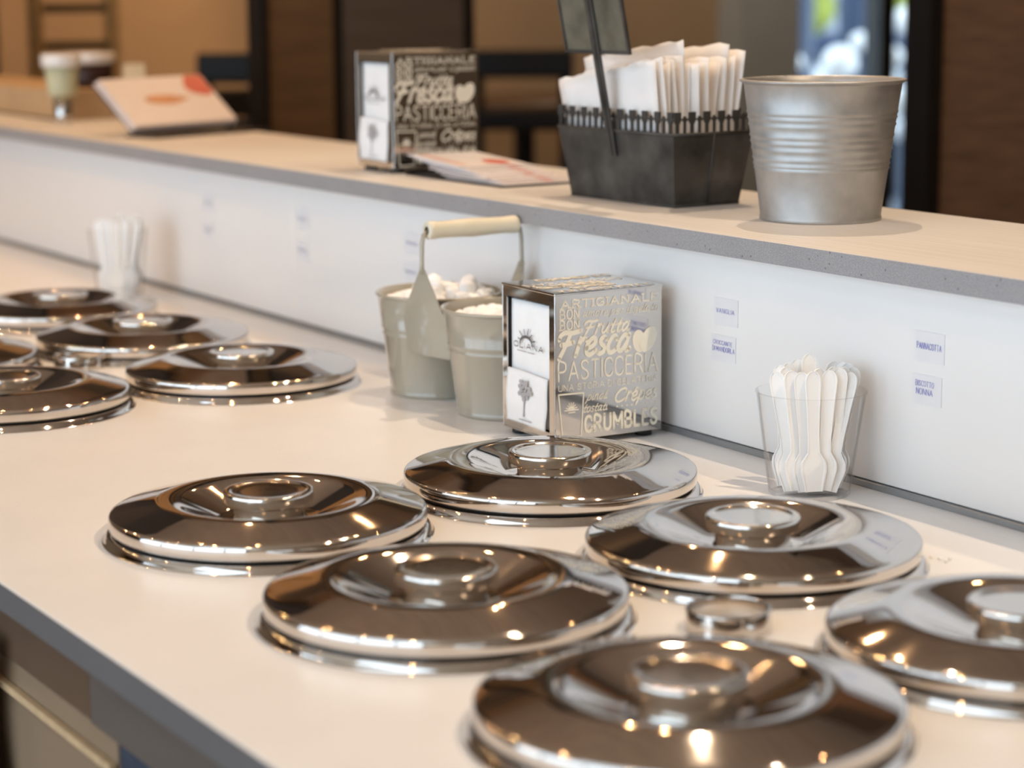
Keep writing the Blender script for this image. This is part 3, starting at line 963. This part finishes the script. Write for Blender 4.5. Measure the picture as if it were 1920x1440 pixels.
    arch = [(cu+.15*math.cos(k*math.pi/14), cv-.012+.062*math.sin(k*math.pi/14)) for k in range(15)]
    ribbon(V, F, arch, .012, face)
    obj('print', mesh('print', V, F), 'grey_ink', n1)
    obj('print', letter_mesh('print', 'OLIANA', (.12, .84, cv-.045, cv-.003), face, CAPS, .10, spacing=.3), 'grey_ink', n1)
    V, F = [], []
    ribbon(V, F, [(.2, cv-.073), (.42, cv-.073)], .004, face)
    ribbon(V, F, [(.46, cv-.073), (.62, cv-.073)], .004, face)
    obj('print', mesh('print', V, F), 'faint_ink', n1)

    def face2(u, v): return (nx0+(nx1-nx0)*u, -0.0033, zb+0.048*v)
    V, F = [], []
    ribbon(V, F, [(.48, .18), (.5, .55)], .018, face2)
    for k in range(16):
        a = k*2.4
        rr = .03*math.sqrt(k)
        b = len(V)
        V += [face2(.5+1.4*rr*math.cos(a)+.045*math.cos(q*math.pi/3), .68+1.6*rr*math.sin(a)+.05*math.sin(q*math.pi/3)) for q in range(6)]
        F.append(tuple(range(b, b+6)))
    ribbon(V, F, [(.38, .1), (.66, .1)], .012, face2)
    obj('print', mesh('print', V, F), 'faint_ink', n2)
    return t


dispenser((-0.1327, 0.0913), math.radians(-1.41), 0.0, 'mirror steel napkin dispenser with cream lettering on the worktop', 'near')
dispenser((-0.7525, 0.2728), math.radians(-1.17), SH_Z, 'mirror steel napkin dispenser with cream lettering on the shelf', 'far')

# ------------------------------------------------------------------ twin pails with marshmallows
PX0, PX1, PY = -0.4375, -0.3055, 0.150
pw = thing('twin_pails', 'greige enamel twin pails joined by strap plates with a cream grip', 'pail', ((PX0+PX1)/2, PY, 0))
hx = (PX1-PX0)/2
PH, RB, RT_ = 0.103, 0.050, 0.0635


def pr(z): return RB+(RT_-RB)*z/PH


PP = [(0, 0.004), (RB-0.003, 0.004), (RB-0.0015, 0.0), (RB+0.001, 0.0), (RB+0.0018, 0.002), (RB+0.0012, 0.0042), (pr(0.006), 0.006)]
for z in (0.0625, 0.0690):
    PP += [(pr(z-0.0014), z-0.0014), (pr(z)+0.0009, z), (pr(z+0.0014), z+0.0014)]
PP += [(pr(0.099), 0.099), (RT_+0.0004, 0.1005), (RT_+0.0016, 0.1012), (RT_+0.0020, 0.1024), (RT_+0.0014, 0.1036), (RT_+0.0002, 0.1038),
       (RT_-0.0010, 0.1025), (pr(0.095)-0.0012, 0.095), (pr(0.02)-0.0012, 0.02), (RB-0.003, 0.0055), (0, 0.0055)]
me_pail = lathe('pail', PP, 72)
for sx in (-1, 1):
    obj('pail', me_pail, 'greige', pw, (sx*hx, 0, 0))
# strap plates: pentagon sheets bridging the gap between the pails, front and back, bent out to the handle
for sgn in (-1, 1):
    V, F = [], []
    n = 18
    for j in range(n+1):
        v = j/n                         # 0 foot .. 1 apex
        z = 0.050+v*0.086
        k = min(1.0, (1-v)/0.60)
        g_ = max(0.0, (v-0.35)/0.65)
        dr_ = pr(min(z, 0.1))-pr(0.05)
        for i in range(11):
            u = i/10
            bx, by = -0.040+0.062*u, -0.0515+0.0165*u-0.003*math.sin(math.pi*u)-dr_
            ax = -0.0045+0.009*u
            x = bx*k+ax*(1-k)
            y = by*(1-g_)+(-0.0570)*g_
            V.append((x, -sgn*y, z-0.003*(1-v)*u))
    for j in range(n):
        for i in range(10):
            a = j*11+i
            F.append((a, a+1, a+12, a+11))
    o = obj('strap_plate', mesh('strap_plate', V, F, False), 'greige', pw)
    md = o.modifiers.new('thickness', 'SOLIDIFY')
    md.thickness = 0.0012
    md.offset = 0
for sgn in (-1, 1):
    obj('handle_wire', tube('handle_wire', [(0, sgn*0.0572, 0.131), (0, sgn*0.0574, 0.140), (0, sgn*0.0570, 0.160), (0, sgn*0.0552, 0.1695),
                                            (0, sgn*0.050, 0.1730), (0, sgn*0.04, 0.1735)], 0.0022, 12), 'greige', pw)
gp = [(-0.0515, 0.004), (-0.0515, 0.0078), (-0.050, 0.0088), (-0.046, 0.0090), (-0.038, 0.0083), (-0.02, 0.0086), (0, 0.0094), (0.02, 0.0086), (0.038, 0.0083),
      (0.046, 0.0090), (0.050, 0.0088), (0.0515, 0.0078), (0.0515, 0.004)]
obj('grip', lathe('grip', [(r, z) for z, r in gp], 32), 'cream_grip', pw, (0, 0, 0.1735), (math.pi/2, 0, 0))


def marshmallow_mesh(seed):
    rn = random.Random(seed)
    bm = bmesh.new()
    bmesh.ops.create_icosphere(bm, subdivisions=3, radius=1.0)
    ph = [rn.uniform(0, 6) for _ in range(6)]
    for v in bm.verts:
        c = v.co
        q = 0.62*Vector((max(-0.8, min(0.8, c.x)), max(-0.8, min(0.8, c.y)), max(-0.62, min(0.62, c.z))))
        d = 1+0.05*math.sin(5*c.x+ph[0])+0.05*math.sin(6*c.y+ph[1])+0.04*math.sin(7*c.z+ph[2])
        v.co = (0.5*c+q)*d
    return fin(bm, 'marshmallow', smooth=True)


mm = [marshmallow_mesh(k) for k in range(5)]
for px, which, fill, n in ((PX0, 'left', 0.1005, 60), (PX1, 'right', 0.0995, 60)):
    rn = random.Random(11 if which == 'left' else 12)
    placed = []
    tries = 0
    while len(placed) < n and tries < 6000:
        tries += 1
        a, rr = rn.uniform(0, 6.283), 0.053*math.sqrt(rn.random())
        s = rn.uniform(0.0066, 0.0088)
        x, y = rr*math.cos(a), rr*math.sin(a)
        dome = 0.012*(1-(rr/0.055)**2)
        lay = 0 if len(placed) < 42 else 1
        z = fill-0.010+dome*0.5+lay*0.0085
        if which == 'left':
            z += 0.006*(y > 0)
        if all((x-p[0])**2+(y-p[1])**2+(z-p[2])**2 > (0.0122)**2 for p in placed) and rr < 0.055-s*0.6-(0.012 if lay else 0):
            placed.append((x, y, z, s))
    for x, y, z, s in placed:
        o = obj('marshmallow', mm[rn.randrange(5)], 'marshmallow', None, (px+x, PY+y, z), (rn.uniform(0, 6), rn.uniform(0, 6), rn.uniform(0, 6)))
        o.scale = (s, s, s)
        tag(o, 'small white marshmallow heaped in the %s greige pail' % which, 'marshmallow', 'marshmallows in the %s pail' % which)


# ------------------------------------------------------------------ spoon cups
def spoon_mesh():
    pts = []
    # outline: square-ended paddle below, slim handle, round tip (x width, z along)
    half = [(0.0062, 0.0), (0.0072, 0.006), (0.0092, 0.016), (0.0094, 0.020), (0.0086, 0.0245), (0.0062, 0.0285), (0.0042, 0.032), (0.0040, 0.045),
            (0.0048, 0.070), (0.0056, 0.086), (0.0056, 0.0905), (0.0046, 0.0945), (0.0026, 0.0970), (0.0008, 0.0978)]
    V, F = [], []
    n = len(half)
    cols = (-1, -0.86, -0.78, 0.78, 0.86, 1)
    for s in (0, 1):
        for (w_, z) in half:
            for u in cols:
                y = 0.0009 if s == 0 else -0.0009
                rim = abs(u) > 0.82
                if not rim:
                    y = 0.0003 if s == 0 else -0.0003
                V.append((w_*u*1.14, y, z))
    m_ = len(cols)
    t = n*m_
    for s in (0, 1):
        for j in range(n-1):
            for i in range(m_-1):
                a = s*t+j*m_+i
                q = (a, a+1, a+m_+1, a+m_)
                F.append(q if s else q[::-1])
    ed = [j*m_+m_-1 for j in range(n)]+[(n-1)*m_+i for i in range(m_-2, -1, -1)]+[j*m_ for j in range(n-2, -1, -1)]+list(range(1, m_-1))
    for k in range(len(ed)):
        a, b = ed[k], ed[(k+1) % len(ed)]
        F.append((a, b, b+t, a+t))
    bm = bmesh.new()
    me = mesh('spoon', V, F)
    bm.from_mesh(me)
    bmesh.ops.recalc_face_normals(bm, faces=bm.faces)
    bm.to_mesh(me)
    bm.free()
    return me


me_spoon = spoon_mesh()


def spoon_cup(c, rb, rtop, h, label, where, slots, seed, lean_gain=1.0):
    t = thing('plastic_cup', label, 'cup', (c[0], c[1], 0), (0, 0, 0.6), 'clear plastic spoon cups')
    g = 0.0008
    prof = [(0, 0.0015), (rb-0.003, 0.0012), (rb-0.001, 0.0), (rb, 0.001), (rb+(rtop-rb)*0.5, h*0.5), (rtop, h-0.002), (rtop+0.0009, h-0.001), (rtop+0.0009, h),
            (rtop-0.0002, h+0.0004), (rtop-g, h-0.001), (rb+(rtop-rb)*0.5-g, h*0.5), (rb-g, 0.004), (rb-0.004, 0.0028), (0, 0.003)]
    obj('shell', lathe('shell', prof, 72), 'clear_plastic', t)
    V, F = [], []
    for k in range(22):     # moulded relief patch on the wall
        a0 = 3.7+0.03*math.sin(k*2.1)
        z = h*0.45+k*0.0011
        rr = rb+(rtop-rb)*z/h+0.0005
        for q in range(4):
            a = a0+(q-1.5)*0.07
            b = len(V)
            V += [(rr*math.cos(a+da), rr*math.sin(a+da), z+dz) for da, dz in ((0, 0), (.035, 0.0002), (.035, 0.0008), (0, 0.0008))]
            F.append((b, b+1, b+2, b+3))
    obj('moulded_mark', mesh('moulded_mark', V, F), 'clear_plastic', t)
    tips = []
    for k, (ang, rbm, rtp, tw, dz, dang) in enumerate(slots):
        p0 = Vector((c[0]+rbm*math.cos(ang), c[1]+rbm*math.sin(ang), 0.0045+dz))
        a2 = ang+dang
        p1 = Vector((c[0]+rtp*math.cos(a2), c[1]+rtp*math.sin(a2), 0))
        L_ = 0.0978
        hz = math.hypot(p1.x-p0.x, p1.y-p0.y)
        p1.z = p0.z+math.sqrt(max(1e-6, L_**2-hz**2))
        zc = (p1-p0).normalized()
        yc = Vector((math.cos(tw), math.sin(tw), 0))
        xc = yc.cross(zc).normalized()
        yc = zc.cross(xc)
        o = obj('spoon', me_spoon, 'spoon_plastic')
        o.matrix_world = Matrix(((xc.x, yc.x, zc.x, p0.x), (xc.y, yc.y, zc.y, p0.y), (xc.z, yc.z, zc.z, p0.z), (0, 0, 0, 1)))
        tips.append(((p1-CAM_LOC).dot(rt)/(p1-CAM_LOC).dot(fw), o))
    for k, (_, o) in enumerate(sorted(tips, key=lambda q: q[0])):
        tag(o, 'white plastic spoon in the %s clear cup, tip %s from the left' % (where, ORD[k]), 'spoon', 'spoons in the %s cup' % where)


vd = math.atan2(-fw.y, -fw.x)        # towards the camera on the plan
sl = []
# (bearing at foot, foot radius, top radius, facing, dz, turn) : a front fan, a middle and a back row
RT = vd+math.pi/2
for i, (lat0, dep0, lat1, dep1, dz) in enumerate((
        (-.015, .012, -.029, .006, 0), (-.004, .016, -.010, .015, 0), (.001, .0195, -.001, .017, .001), (.013, .013, .031, .006, 0),
        (.018, .003, .035, -.004, .002), (-.012, .003, -.020, -.004, .001), (.000, .004, .006, .004, .001), (.006, -.002, .019, -.002, .002),
        (-.014, -.008, -.016, -.014, .003), (.000, -.010, .001, -.022, .009), (.012, -.012, .027, -.016, .004), (.004, -.018, .022, -.022, .004),
        (.018, -.010, .032, -.014, .003), (-.019, .001, -.024, -.010, .002), (-.006, -.016, -.008, -.024, .004), (.008, .015, .013, .013, .001),
        (-.010, .014, -.018, .012, .001), (.017, .009, .022, .008, .002), (.010, .004, .027, .002, .003))):
    ux, uy = math.cos(vd), math.sin(vd)
    lx, ly = rt.x, rt.y
    f = (lx*lat0+ux*dep0, ly*lat0+uy*dep0)
    g_ = (lx*lat1+ux*dep1, ly*lat1+uy*dep1)
    a, b = math.atan2(f[1], f[0]), math.atan2(g_[1], g_[0])
    sl.append((a, math.hypot(*f), math.hypot(*g_), vd+random.uniform(-.25, .25), dz, b-a))
spoon_cup((0.1245, 0.1700), 0.0330, 0.0440, 0.0845, 'clear plastic cup holding white spoons beside the white upstand', 'near', sl, 3)
sl2 = [(a, r0*0.9, r1*0.85, tw, dz, da) for (a, r0, r1, tw, dz, da) in sl]
spoon_cup((-1.2925, 0.1450), 0.0310, 0.0395, 0.0900, 'blurred clear cup of white spoons far along the worktop', 'far', sl2, 5)

# ------------------------------------------------------------------ handwritten notes on the upstand


def note(x0, x1, z0, z1, lines, label, tilt=0.0, ink='blue_ink', hw=.055):
    t = thing('paper_note', label, 'label', (x0, WALL_Y-0.0001, z0), (0, tilt, 0), 'handwritten notes on the white upstand')
    W_, H_ = x1-x0, z1-z0
    obj('film', box('film', 0, W_, -0.0004, 0, 0, H_), 'note_film', t)

    def pl(u, v): return (u*W_, -0.0005, v*H_)
    for txt, rect in lines:
        if txt is None:     # illegible blurred handwriting
            V, F = [], []
            u0, u1, v0, v1 = rect
            pts = [(u0+(u1-u0)*k/24, v0+(v1-v0)*(0.5+0.5*math.sin(k*2.3))) for k in range(25)]
            ribbon(V, F, pts, .025, pl)
            obj('handwriting', mesh('handwriting', V, F), ink, t)
        else:
            obj('handwriting', letter_mesh('handwriting', txt, rect, pl, CAPS, hw, spacing=.3), ink, t)


note(0.186, 0.2205, 0.1135, 0.1375, [('PANNACOTTA', (.10, .90, .42, .62))], 'white note handwritten PANNACOTTA on the upstand at the right', 0.0, 'blue_ink', .042)
note(0.185, 0.2185, 0.0795, 0.1030, [('BISCOTTO', (.12, .74, .60, .78)), ('NONNA', (.15, .70, .32, .52))], 'white note handwritten BISCOTTO NONNA below the PANNACOTTA note', 0, 'blue_ink', .042)
note(-0.0745, -0.0405, 0.1095, 0.1335, [('VANIGLIA', (.10, .85, .44, .60))], 'blurred handwritten note above another, right of the near dispenser', 0, 'blue_ink', .045)
note(-0.0785, -0.0430, 0.0772, 0.1000, [('CROCCANTE', (.08, .85, .62, .78)), ('DI MANDORLA', (.06, .95, .36, .54))], 'blurred two-line handwritten note, right of the near dispenser', 0, 'blue_ink', .045)
for (x, z, lb) in ((-0.893, 0.132, 'faint blurred note beside the panel seam, upper one'), (-0.895, 0.094, 'faint blurred note beside the panel seam, lower one'),
                   (-1.168, 0.130, 'faint far note on the upstand left of the seam, upper one'), (-1.170, 0.094, 'faint far note on the upstand left of the seam, lower one'),
                   (-0.625, 0.128, 'faint note on the upstand above the twin pails, upper one'), (-0.628, 0.096, 'faint note on the upstand behind the twin pails, lower one')):
    note(x-0.016, x+0.016, z-0.012, z+0.012, [(None, (.12, .85, .42, .62))], lb, 0, 'pale_ink')

# ------------------------------------------------------------------ things on the shelf
# steel bucket
BZ, RB2, RT2 = 0.1275, 0.0545, 0.0722


def br(z): return RB2+(RT2-RB2)*z/BZ


bp_ = [(0, 0.003), (RB2-0.003, 0.003), (RB2-0.0015, 0), (RB2+0.0006, 0), (RB2+0.0014, 0.0015), (RB2+0.0011, 0.0035), (br(0.005), 0.005)]
for fz in (.375, .405, .45, .515, .565, .61, .685, .735, .775):
    z = fz*BZ
    bp_ += [(br(z-0.0017), z-0.0017), (br(z)+0.0009, z), (br(z+0.0017), z+0.0017)]
bp_ += [(br(0.1235), 0.1235), (RT2+0.0008, 0.1250), (RT2+0.0024, 0.1256), (RT2+0.0030, 0.1268), (RT2+0.0024, 0.1280), (RT2+0.0008, 0.1284), (RT2-0.0008, 0.1272),
        (br(0.12)-0.0012, 0.12), (br(0.02)-0.0012, 0.02), (RB2-0.002, 0.0045), (0, 0.0045)]
bk = thing('steel_bucket', 'galvanised ribbed steel bucket standing on the shelf', 'bucket', (-0.091, 0.3568, SH_Z))
obj('body', lathe('body', bp_, 96), 'galvanised', bk)
obj('rim', lathe('rim', [(RT2+0.0026+0.0012*math.cos(a*math.pi/4), 0.1270+0.0012*math.sin(a*math.pi/4)) for a in range(8)], 96, True), 'galvanised', bk)

# tin basket with picket trim and sign
TB = thing('tin_basket', 'dark tin basket with picket trim and a small sign on a stalk', 'basket', (-0.246, 0.3041, SH_Z), (0, 0, math.radians(2.09)))
LX, LY, BHt, EX = 0.1715, 0.0799, 0.0715, 0.010


def wall_quad(name, a, b, a2, b2, th=0.0012):
    n = (Vector(b)-Vector(a)).cross(Vector(a2)-Vector(a)).normalized()*th
    V = [Vector(a), Vector(b), Vector(b2), Vector(a2)]
    V += [v+n for v in V]
    return mesh(name, V, [(0, 1, 2, 3), (7, 6, 5, 4), (0, 4, 5, 1), (1, 5, 6, 2), (2, 6, 7, 3), (3, 7, 4, 0)])


cb_ = [(0, 0), (0, LY), (-LX, LY), (-LX, 0)]
ct_ = [(EX, -EX), (EX, LY+EX), (-LX-EX, LY+EX), (-LX-EX, -EX)]
for i in range(4):
    j = (i+1) % 4
    obj('wall', wall_quad('wall', (*cb_[i], 0.0), (*cb_[j], 0.0), (*ct_[i], BHt), (*ct_[j], BHt), -0.0012), 'wire_metal', TB)
    d = Vector((ct_[j][0]-ct_[i][0], ct_[j][1]-ct_[i][1], 0))
    obj('rim_band', tube('rim_band', [(*ct_[i], BHt), (*ct_[j], BHt)], 0.0016, 8), 'wire_metal', TB)
    obj('top_rail', tube('top_rail', [(ct_[i][0]*1.0, ct_[i][1], BHt+0.0145), (*ct_[j], BHt+0.0145)], 0.0009, 8), 'wire_metal', TB)
    obj('foot_rim', tube('foot_rim', [(*cb_[i], 0.0015), (*cb_[j], 0.0015)], 0.0014, 8), 'wire_metal', TB)
    L_ = d.length
    n = 5 if i in (0, 2) else 9
    rz = math.atan2(d.y, d.x)
    if i == 0:
        me_pk = boxes('picket', [(-0.0019, 0.0019, -0.0008, 0.0008, 0, 0.012), (-0.0041, 0.0041, -0.0010, 0.0010, 0.0125, 0.0215), (-0.0030, 0.0030, -0.0009, 0.0009, 0.0105, 0.0125)])
        me_sp = boxes('spindle', [(-0.0014, 0.0014, -0.0008, 0.0008, 0, 0.0175), (-0.0024, 0.0024, -0.0009, 0.0009, 0.0125, 0.0158)])
    for k in range(2*n+1):
        q = Vector((*ct_[i], BHt))+d*(k+0.5)/(2*n+1)
        obj('picket' if k % 2 == 0 else 'spindle', me_pk if k % 2 == 0 else me_sp, 'wire_metal', TB, q, (0, 0, rz))
obj('floor_plate', box('floor_plate', -LX+0.001, -0.001, 0.001, LY-0.001, 0.0005, 0.0015), 'wire_metal', TB)
obj('seam', tube('seam', [(0.0008, LY*0.5, 0.002), (EX+0.0008, LY*0.5, BHt)], 0.0009, 6), 'wire_metal', TB)
# sign on its stalk: rooted on the long side, leaning out over the counter
SX = -LX*0.52
tl = 0.20
st = obj('sign_stalk', box('sign_stalk', -0.0060, 0.0060, -0.0011, 0.0011, 0.0, 0.162, 0.0004), 'wire_metal', TB, (SX, -EX*0.62-0.0016, 0.046), (tl, 0, 0))
obj('ridge', box('ridge', -0.0012, 0.0012, -0.0020, -0.0011, 0.0, 0.162), 'wire_metal', st)
mat('tin_plate', (0.16, 0.150, 0.115), 0.5, metal=0.5, noise=0.35, nscale=30, bump=0.2, bscale=80)
pl_ = obj('sign_plate', box('sign_plate', -0.052, 0.052, -0.0009, 0.0004, 0.104, 0.162, 0.0003), 'tin_plate', TB, (SX, -EX*0.62+0.0006, 0.046), (tl, 0, 0))
for b in ((-0.053, 0.053, -0.0022, 0.0012, 0.1035, 0.1065), (-0.053, 0.053, -0.0022, 0.0012, 0.1595, 0.1625),
          (-0.053, -0.050, -0.0022, 0.0012, 0.1065, 0.1595), (0.050, 0.053, -0.0022, 0.0012, 0.1065, 0.1595)):
    obj('sign_border', box('sign_border', *b), 'wire_metal', pl_)

# paper sleeves standing in the basket
TBM = Matrix.Translation((-0.246, 0.3041, SH_Z)) @ Matrix.Rotation(math.radians(2.09), 4, 'Z')


def sleeve_mesh(seed, wd, hh):
    rn = random.Random(seed)
    ni, nj = 12, 10
    V, F = [], []
    ph = [rn.uniform(0, 6.28) for _ in range(4)]
    k1 = rn.uniform(0.0008, 0.0026)
    top = [0.0015*math.sin(i*2.1+ph[2])+0.001*rn.random() for i in range(ni+1)]
    for s in (0, 1):
        for j in range(nj+1):
            for i in range(ni+1):
                u, v = i/ni, j/nj
                y = k1*math.sin(u*5+ph[0])*v + 0.0012*math.sin(u*11+ph[1])*v*v + 0.002*math.sin(v*3+ph[3])*v
                bulge = 0.0019*math.sin(math.pi*min(1, max(0, u)))*(1-0.6*v)+0.0002
                V.append(((u-0.5)*wd*(0.90+0.16*v), y+(bulge if s else -bulge), v*hh+(top[i] if j == nj else 0)))
    n = (ni+1)*(nj+1)
    for s in (0, 1):
        for j in range(nj):
            for i in range(ni):
                a = s*n+j*(ni+1)+i
                q = (a, a+1, a+ni+2, a+ni+1)
                F.append(q[::-1] if s else q)
    ed = list(range(ni+1))+[j*(ni+1)+ni for j in range(1, nj+1)]+[nj*(ni+1)+i for i in range(ni-1, -1, -1)]+[j*(ni+1) for j in range(nj-1, 0, -1)]
    for k in range(len(ed)):
        a, b = ed[k], ed[(k+1) % len(ed)]
        F.append((b, a, a+n, b+n))
    return mesh('sleeve', V, F, True)


rs = random.Random(21)
NS = 17
for k in range(NS):
    f = k/(NS-1)
    y = 0.006+f*(LY-0.012)
    wd = 0.168+rs.uniform(-0.010, 0.003)-0.012*f
    hh = 0.124+0.010*f+rs.uniform(-0.006, 0.007)
    if k == NS-1:
        hh, wd = 0.142, 0.155
    if k == NS-3:
        hh = 0.146
    if k == 6:
        hh = 0.147
    o = obj('paper_sleeve', sleeve_mesh(100+k, wd, hh), 'paper')
    o.matrix_world = TBM @ Matrix.Translation((-LX/2-0.004+rs.uniform(-0.004, 0.004)+0.006*f, y, 0.004)) @ Matrix.Rotation(0.10-0.24*f+rs.uniform(-.025, .025), 4, 'X') \
        @ Matrix.Rotation(-0.15+0.07*f+rs.uniform(-.02, .02), 4, 'Y')
    tag(o, ('frontmost white paper sleeve in the tin basket, a broad face behind the stalk' if k == 0 else 'rearmost white paper sleeve in the tin basket' if k == NS-1
           else 'white paper sleeve in the tin basket, %s from the front' % ORD[k]), 'paper sleeve', 'paper sleeves in the tin basket')

# fanned leaflets beside the far dispenser, on a black tray
tr = thing('leaflet_tray', 'thin black tray under the fanned leaflets', 'tray', (-0.64, 0.327, SH_Z))
obj('plate', box('plate', -0.098, 0.112, -0.046, 0.046, 0.0, 0.0022, 0.0005), 'black_plastic', tr)
obj('lip', box('lip', -0.100, -0.098, -0.046, 0.046, 0.0, 0.005), 'black_plastic', tr)


def leaflet(name, wx, wy, th=0.0011, curl=0.0):
    V, F = [], []
    ni, nj = 10, 4
    for s in (0, 1):
        for j in range(nj+1):
            for i in range(ni+1):
                u, v = i/ni-0.5, j/nj-0.5
                V.append((u*wx, v*wy, curl*4*u*u+(th if s else 0)))
    n = (ni+1)*(nj+1)
    for s in (0, 1):
        for j in range(nj):
            for i in range(ni):
                a = s*n+j*(ni+1)+i
                q = (a, a+1, a+ni+2, a+ni+1)
                F.append(q if s else q[::-1])
    ed = list(range(ni+1))+[j*(ni+1)+ni for j in range(1, nj+1)]+[nj*(ni+1)+i for i in range(ni-1, -1, -1)]+[j*(ni+1) for j in range(nj-1, 0, -1)]
    for k in range(len(ed)):
        a, b = ed[k], ed[(k+1) % len(ed)]
        F.append((a, b, b+n, a+n))
    return mesh(name, V, F)


me_lf = leaflet('leaflet', 0.125, 0.088)
me_pt = prism('print', [(0.021*math.cos(k*math.pi/8)*(1+.12*math.sin(3*k)), 0.014*math.sin(k*math.pi/8)) for k in range(16)], 0.0002)
me_st = prism('print', [(-0.055, -0.004), (0.05, -0.004), (0.05, 0.004), (-0.055, 0.004)], 0.0002)
rl = random.Random(5)
for k in range(9):
    x = -0.590-0.0105*k
    z = SH_Z+0.0026+0.0021*k
    o = obj('leaflet', me_lf, 'flyer_paper', None, (x, 0.327+rl.uniform(-.003, .003), z), (0, 0.014*min(k, 6)*0.6, rl.uniform(-.05, .03)))
    tag(o, 'white and pink leaflet, %s from the bottom of the fan on the black tray' % ORD[k], 'leaflet', 'fanned leaflets on the black tray')
    obj('print', me_pt, 'flyer_red', o, (0.035, 0.018, 0.0013), (-math.pi/2, 0, 0))
    obj('print', me_st, 'flyer_pink', o, (0.0, -0.030, 0.0013), (-math.pi/2, 0, 0))

# propped leaflets on a stand further along
hd = thing('leaflet_stand', 'dark low stand propping up the far leaflets', 'leaflet stand', (-1.5366, 0.2677, SH_Z), (0, 0, math.radians(18)))
WB = 0.205
ang = math.atan2(0.0654, 0.081)
obj('base_plate', box('base_plate', -0.012, 0.055, 0.0, WB+0.025, 0.0, 0.003, 0.0006), 'black_plastic', hd)
obj('front_lip', box('front_lip', 0.0, 0.002, 0.0, WB, 0.003, 0.013), 'clear_plastic', hd)
obj('back_rest', box('back_rest', -0.100, 0.0, 0.004, WB-0.004, -0.002, 0.0, 0.0004), 'black_plastic', hd, (-0.001, 0, 0.006), (0, ang, 0))
HM = Matrix.Translation((-1.5366, 0.2677, SH_Z)) @ Matrix.Rotation(math.radians(18), 4, 'Z') @ Matrix.Translation((-0.001, WB/2, 0.0065)) @ Matrix.Rotation(ang, 4, 'Y')
me_br = leaflet('leaflet', 0.104, 0.200, 0.0013)
for k in range(7):
    o = obj('leaflet', me_br, 'flyer_paper')
    o.matrix_world = HM @ Matrix.Translation((-0.052+rl.uniform(-.0015, .0015), rl.uniform(-.003, .003), 0.0002+0.0018*k)) @ Matrix.Rotation(rl.uniform(-.015, .015), 4, 'Z')
    tag(o, ('white leaflet with red and orange print facing out on the dark stand' if k == 6 else 'white leaflet on the dark stand, %s from the back' % ORD[k]), 'leaflet', 'leaflets on the dark stand')
    obj('print', prism('print', [(-0.051, 0.066), (-0.042, 0.058), (-0.030, 0.051), (-0.020, 0.050), (-0.013, 0.056), (-0.009, 0.066), (-0.005, 0.078), (-0.006, 0.090), (-0.012, 0.098), (-0.051, 0.0985)], 0.0002), 'flyer_red', o, (0, 0, 0.0015), (-math.pi/2, 0, 0))
    obj('print', prism('print', [(-0.008, -0.040), (0.000, -0.046), (0.006, -0.034), (0.010, -0.010), (0.009, 0.010), (0.004, 0.026), (-0.001, 0.044), (-0.006, 0.028), (-0.011, 0.010), (-0.012, -0.012), (-0.011, -0.030)], 0.0002), 'flyer_orange', o, (0, 0, 0.0015), (-math.pi/2, 0, 0))

# tubs and riser at the far end of the shelf
rs_ = thing('wooden_riser', 'low tan wooden riser at the far left end of the shelf', 'riser', (-2.3, 0.40, SH_Z))
obj('body', box('body', -0.55, 0.30, -0.07, 0.07, 0, 0.050, 0.002), 'tan_wood', rs_)
obj('base_line', box('base_line', -0.55, 0.30, -0.072, -0.07, 0, 0.003), 'black_wood', rs_)
pc = thing('paper_tub', 'pale green paper tub with a white lid on a short glass foot', 'tub', (-1.952, 0.321, SH_Z))
obj('foot', lathe('foot', [(0, 0), (0.014, 0), (0.0145, 0.001), (0.0145, 0.044), (0, 0.044)], 32), 'steel_mirror', pc)
obj('body', lathe('body', [(0, 0.044), (0.022, 0.044), (0.023, 0.046), (0.0275, 0.092), (0, 0.092)], 48), 'cup_green', pc)
obj('lid', lathe('lid', [(0.0275, 0.090), (0.031, 0.090), (0.0325, 0.093), (0.0325, 0.108), (0.031, 0.110), (0, 0.110)], 48), 'cup_white', pc)
pd = thing('paper_tub', 'dark brown paper tub with a white lid behind the pale green one', 'tub', (-2.066, 0.416, SH_Z+0.050))
obj('body', lathe('body', [(0, 0), (0.032, 0), (0.033, 0.001), (0.037, 0.042), (0, 0.042)], 48), 'cup_brown', pd)
obj('lid', lathe('lid', [(0.037, 0.040), (0.040, 0.040), (0.0415, 0.043), (0.0415, 0.056), (0.040, 0.058), (0, 0.058)], 48), 'cup_white', pd)
cdv = thing('menu_card', 'blurred tan menu card standing behind the leaflet stand', 'card', (-1.93, 0.437, SH_Z), (0, 0, -0.4))
obj('card', box('card', -0.002, 0.002, -0.018, 0.018, 0.003, 0.092, 0.0005), 'card_tan', cdv)
obj('base', box('base', -0.012, 0.012, -0.02, 0.02, 0, 0.003), 'black_plastic', cdv)

# crumbs on the worktop at the right
for k, (x, y) in enumerate(((0.338, 0.114), (0.343, 0.1185), (0.333, 0.110), (0.346, 0.112))):
    o = obj('crumb', mm[k], 'marshmallow', None, (x, y, 0.0008), (k, k*2, 0))
    o.scale = (0.0016, 0.0013, 0.0009)
    tag(o, 'tiny cream crumb on the worktop right of the lid by the spoon cup', 'crumb', 'crumbs on the worktop')
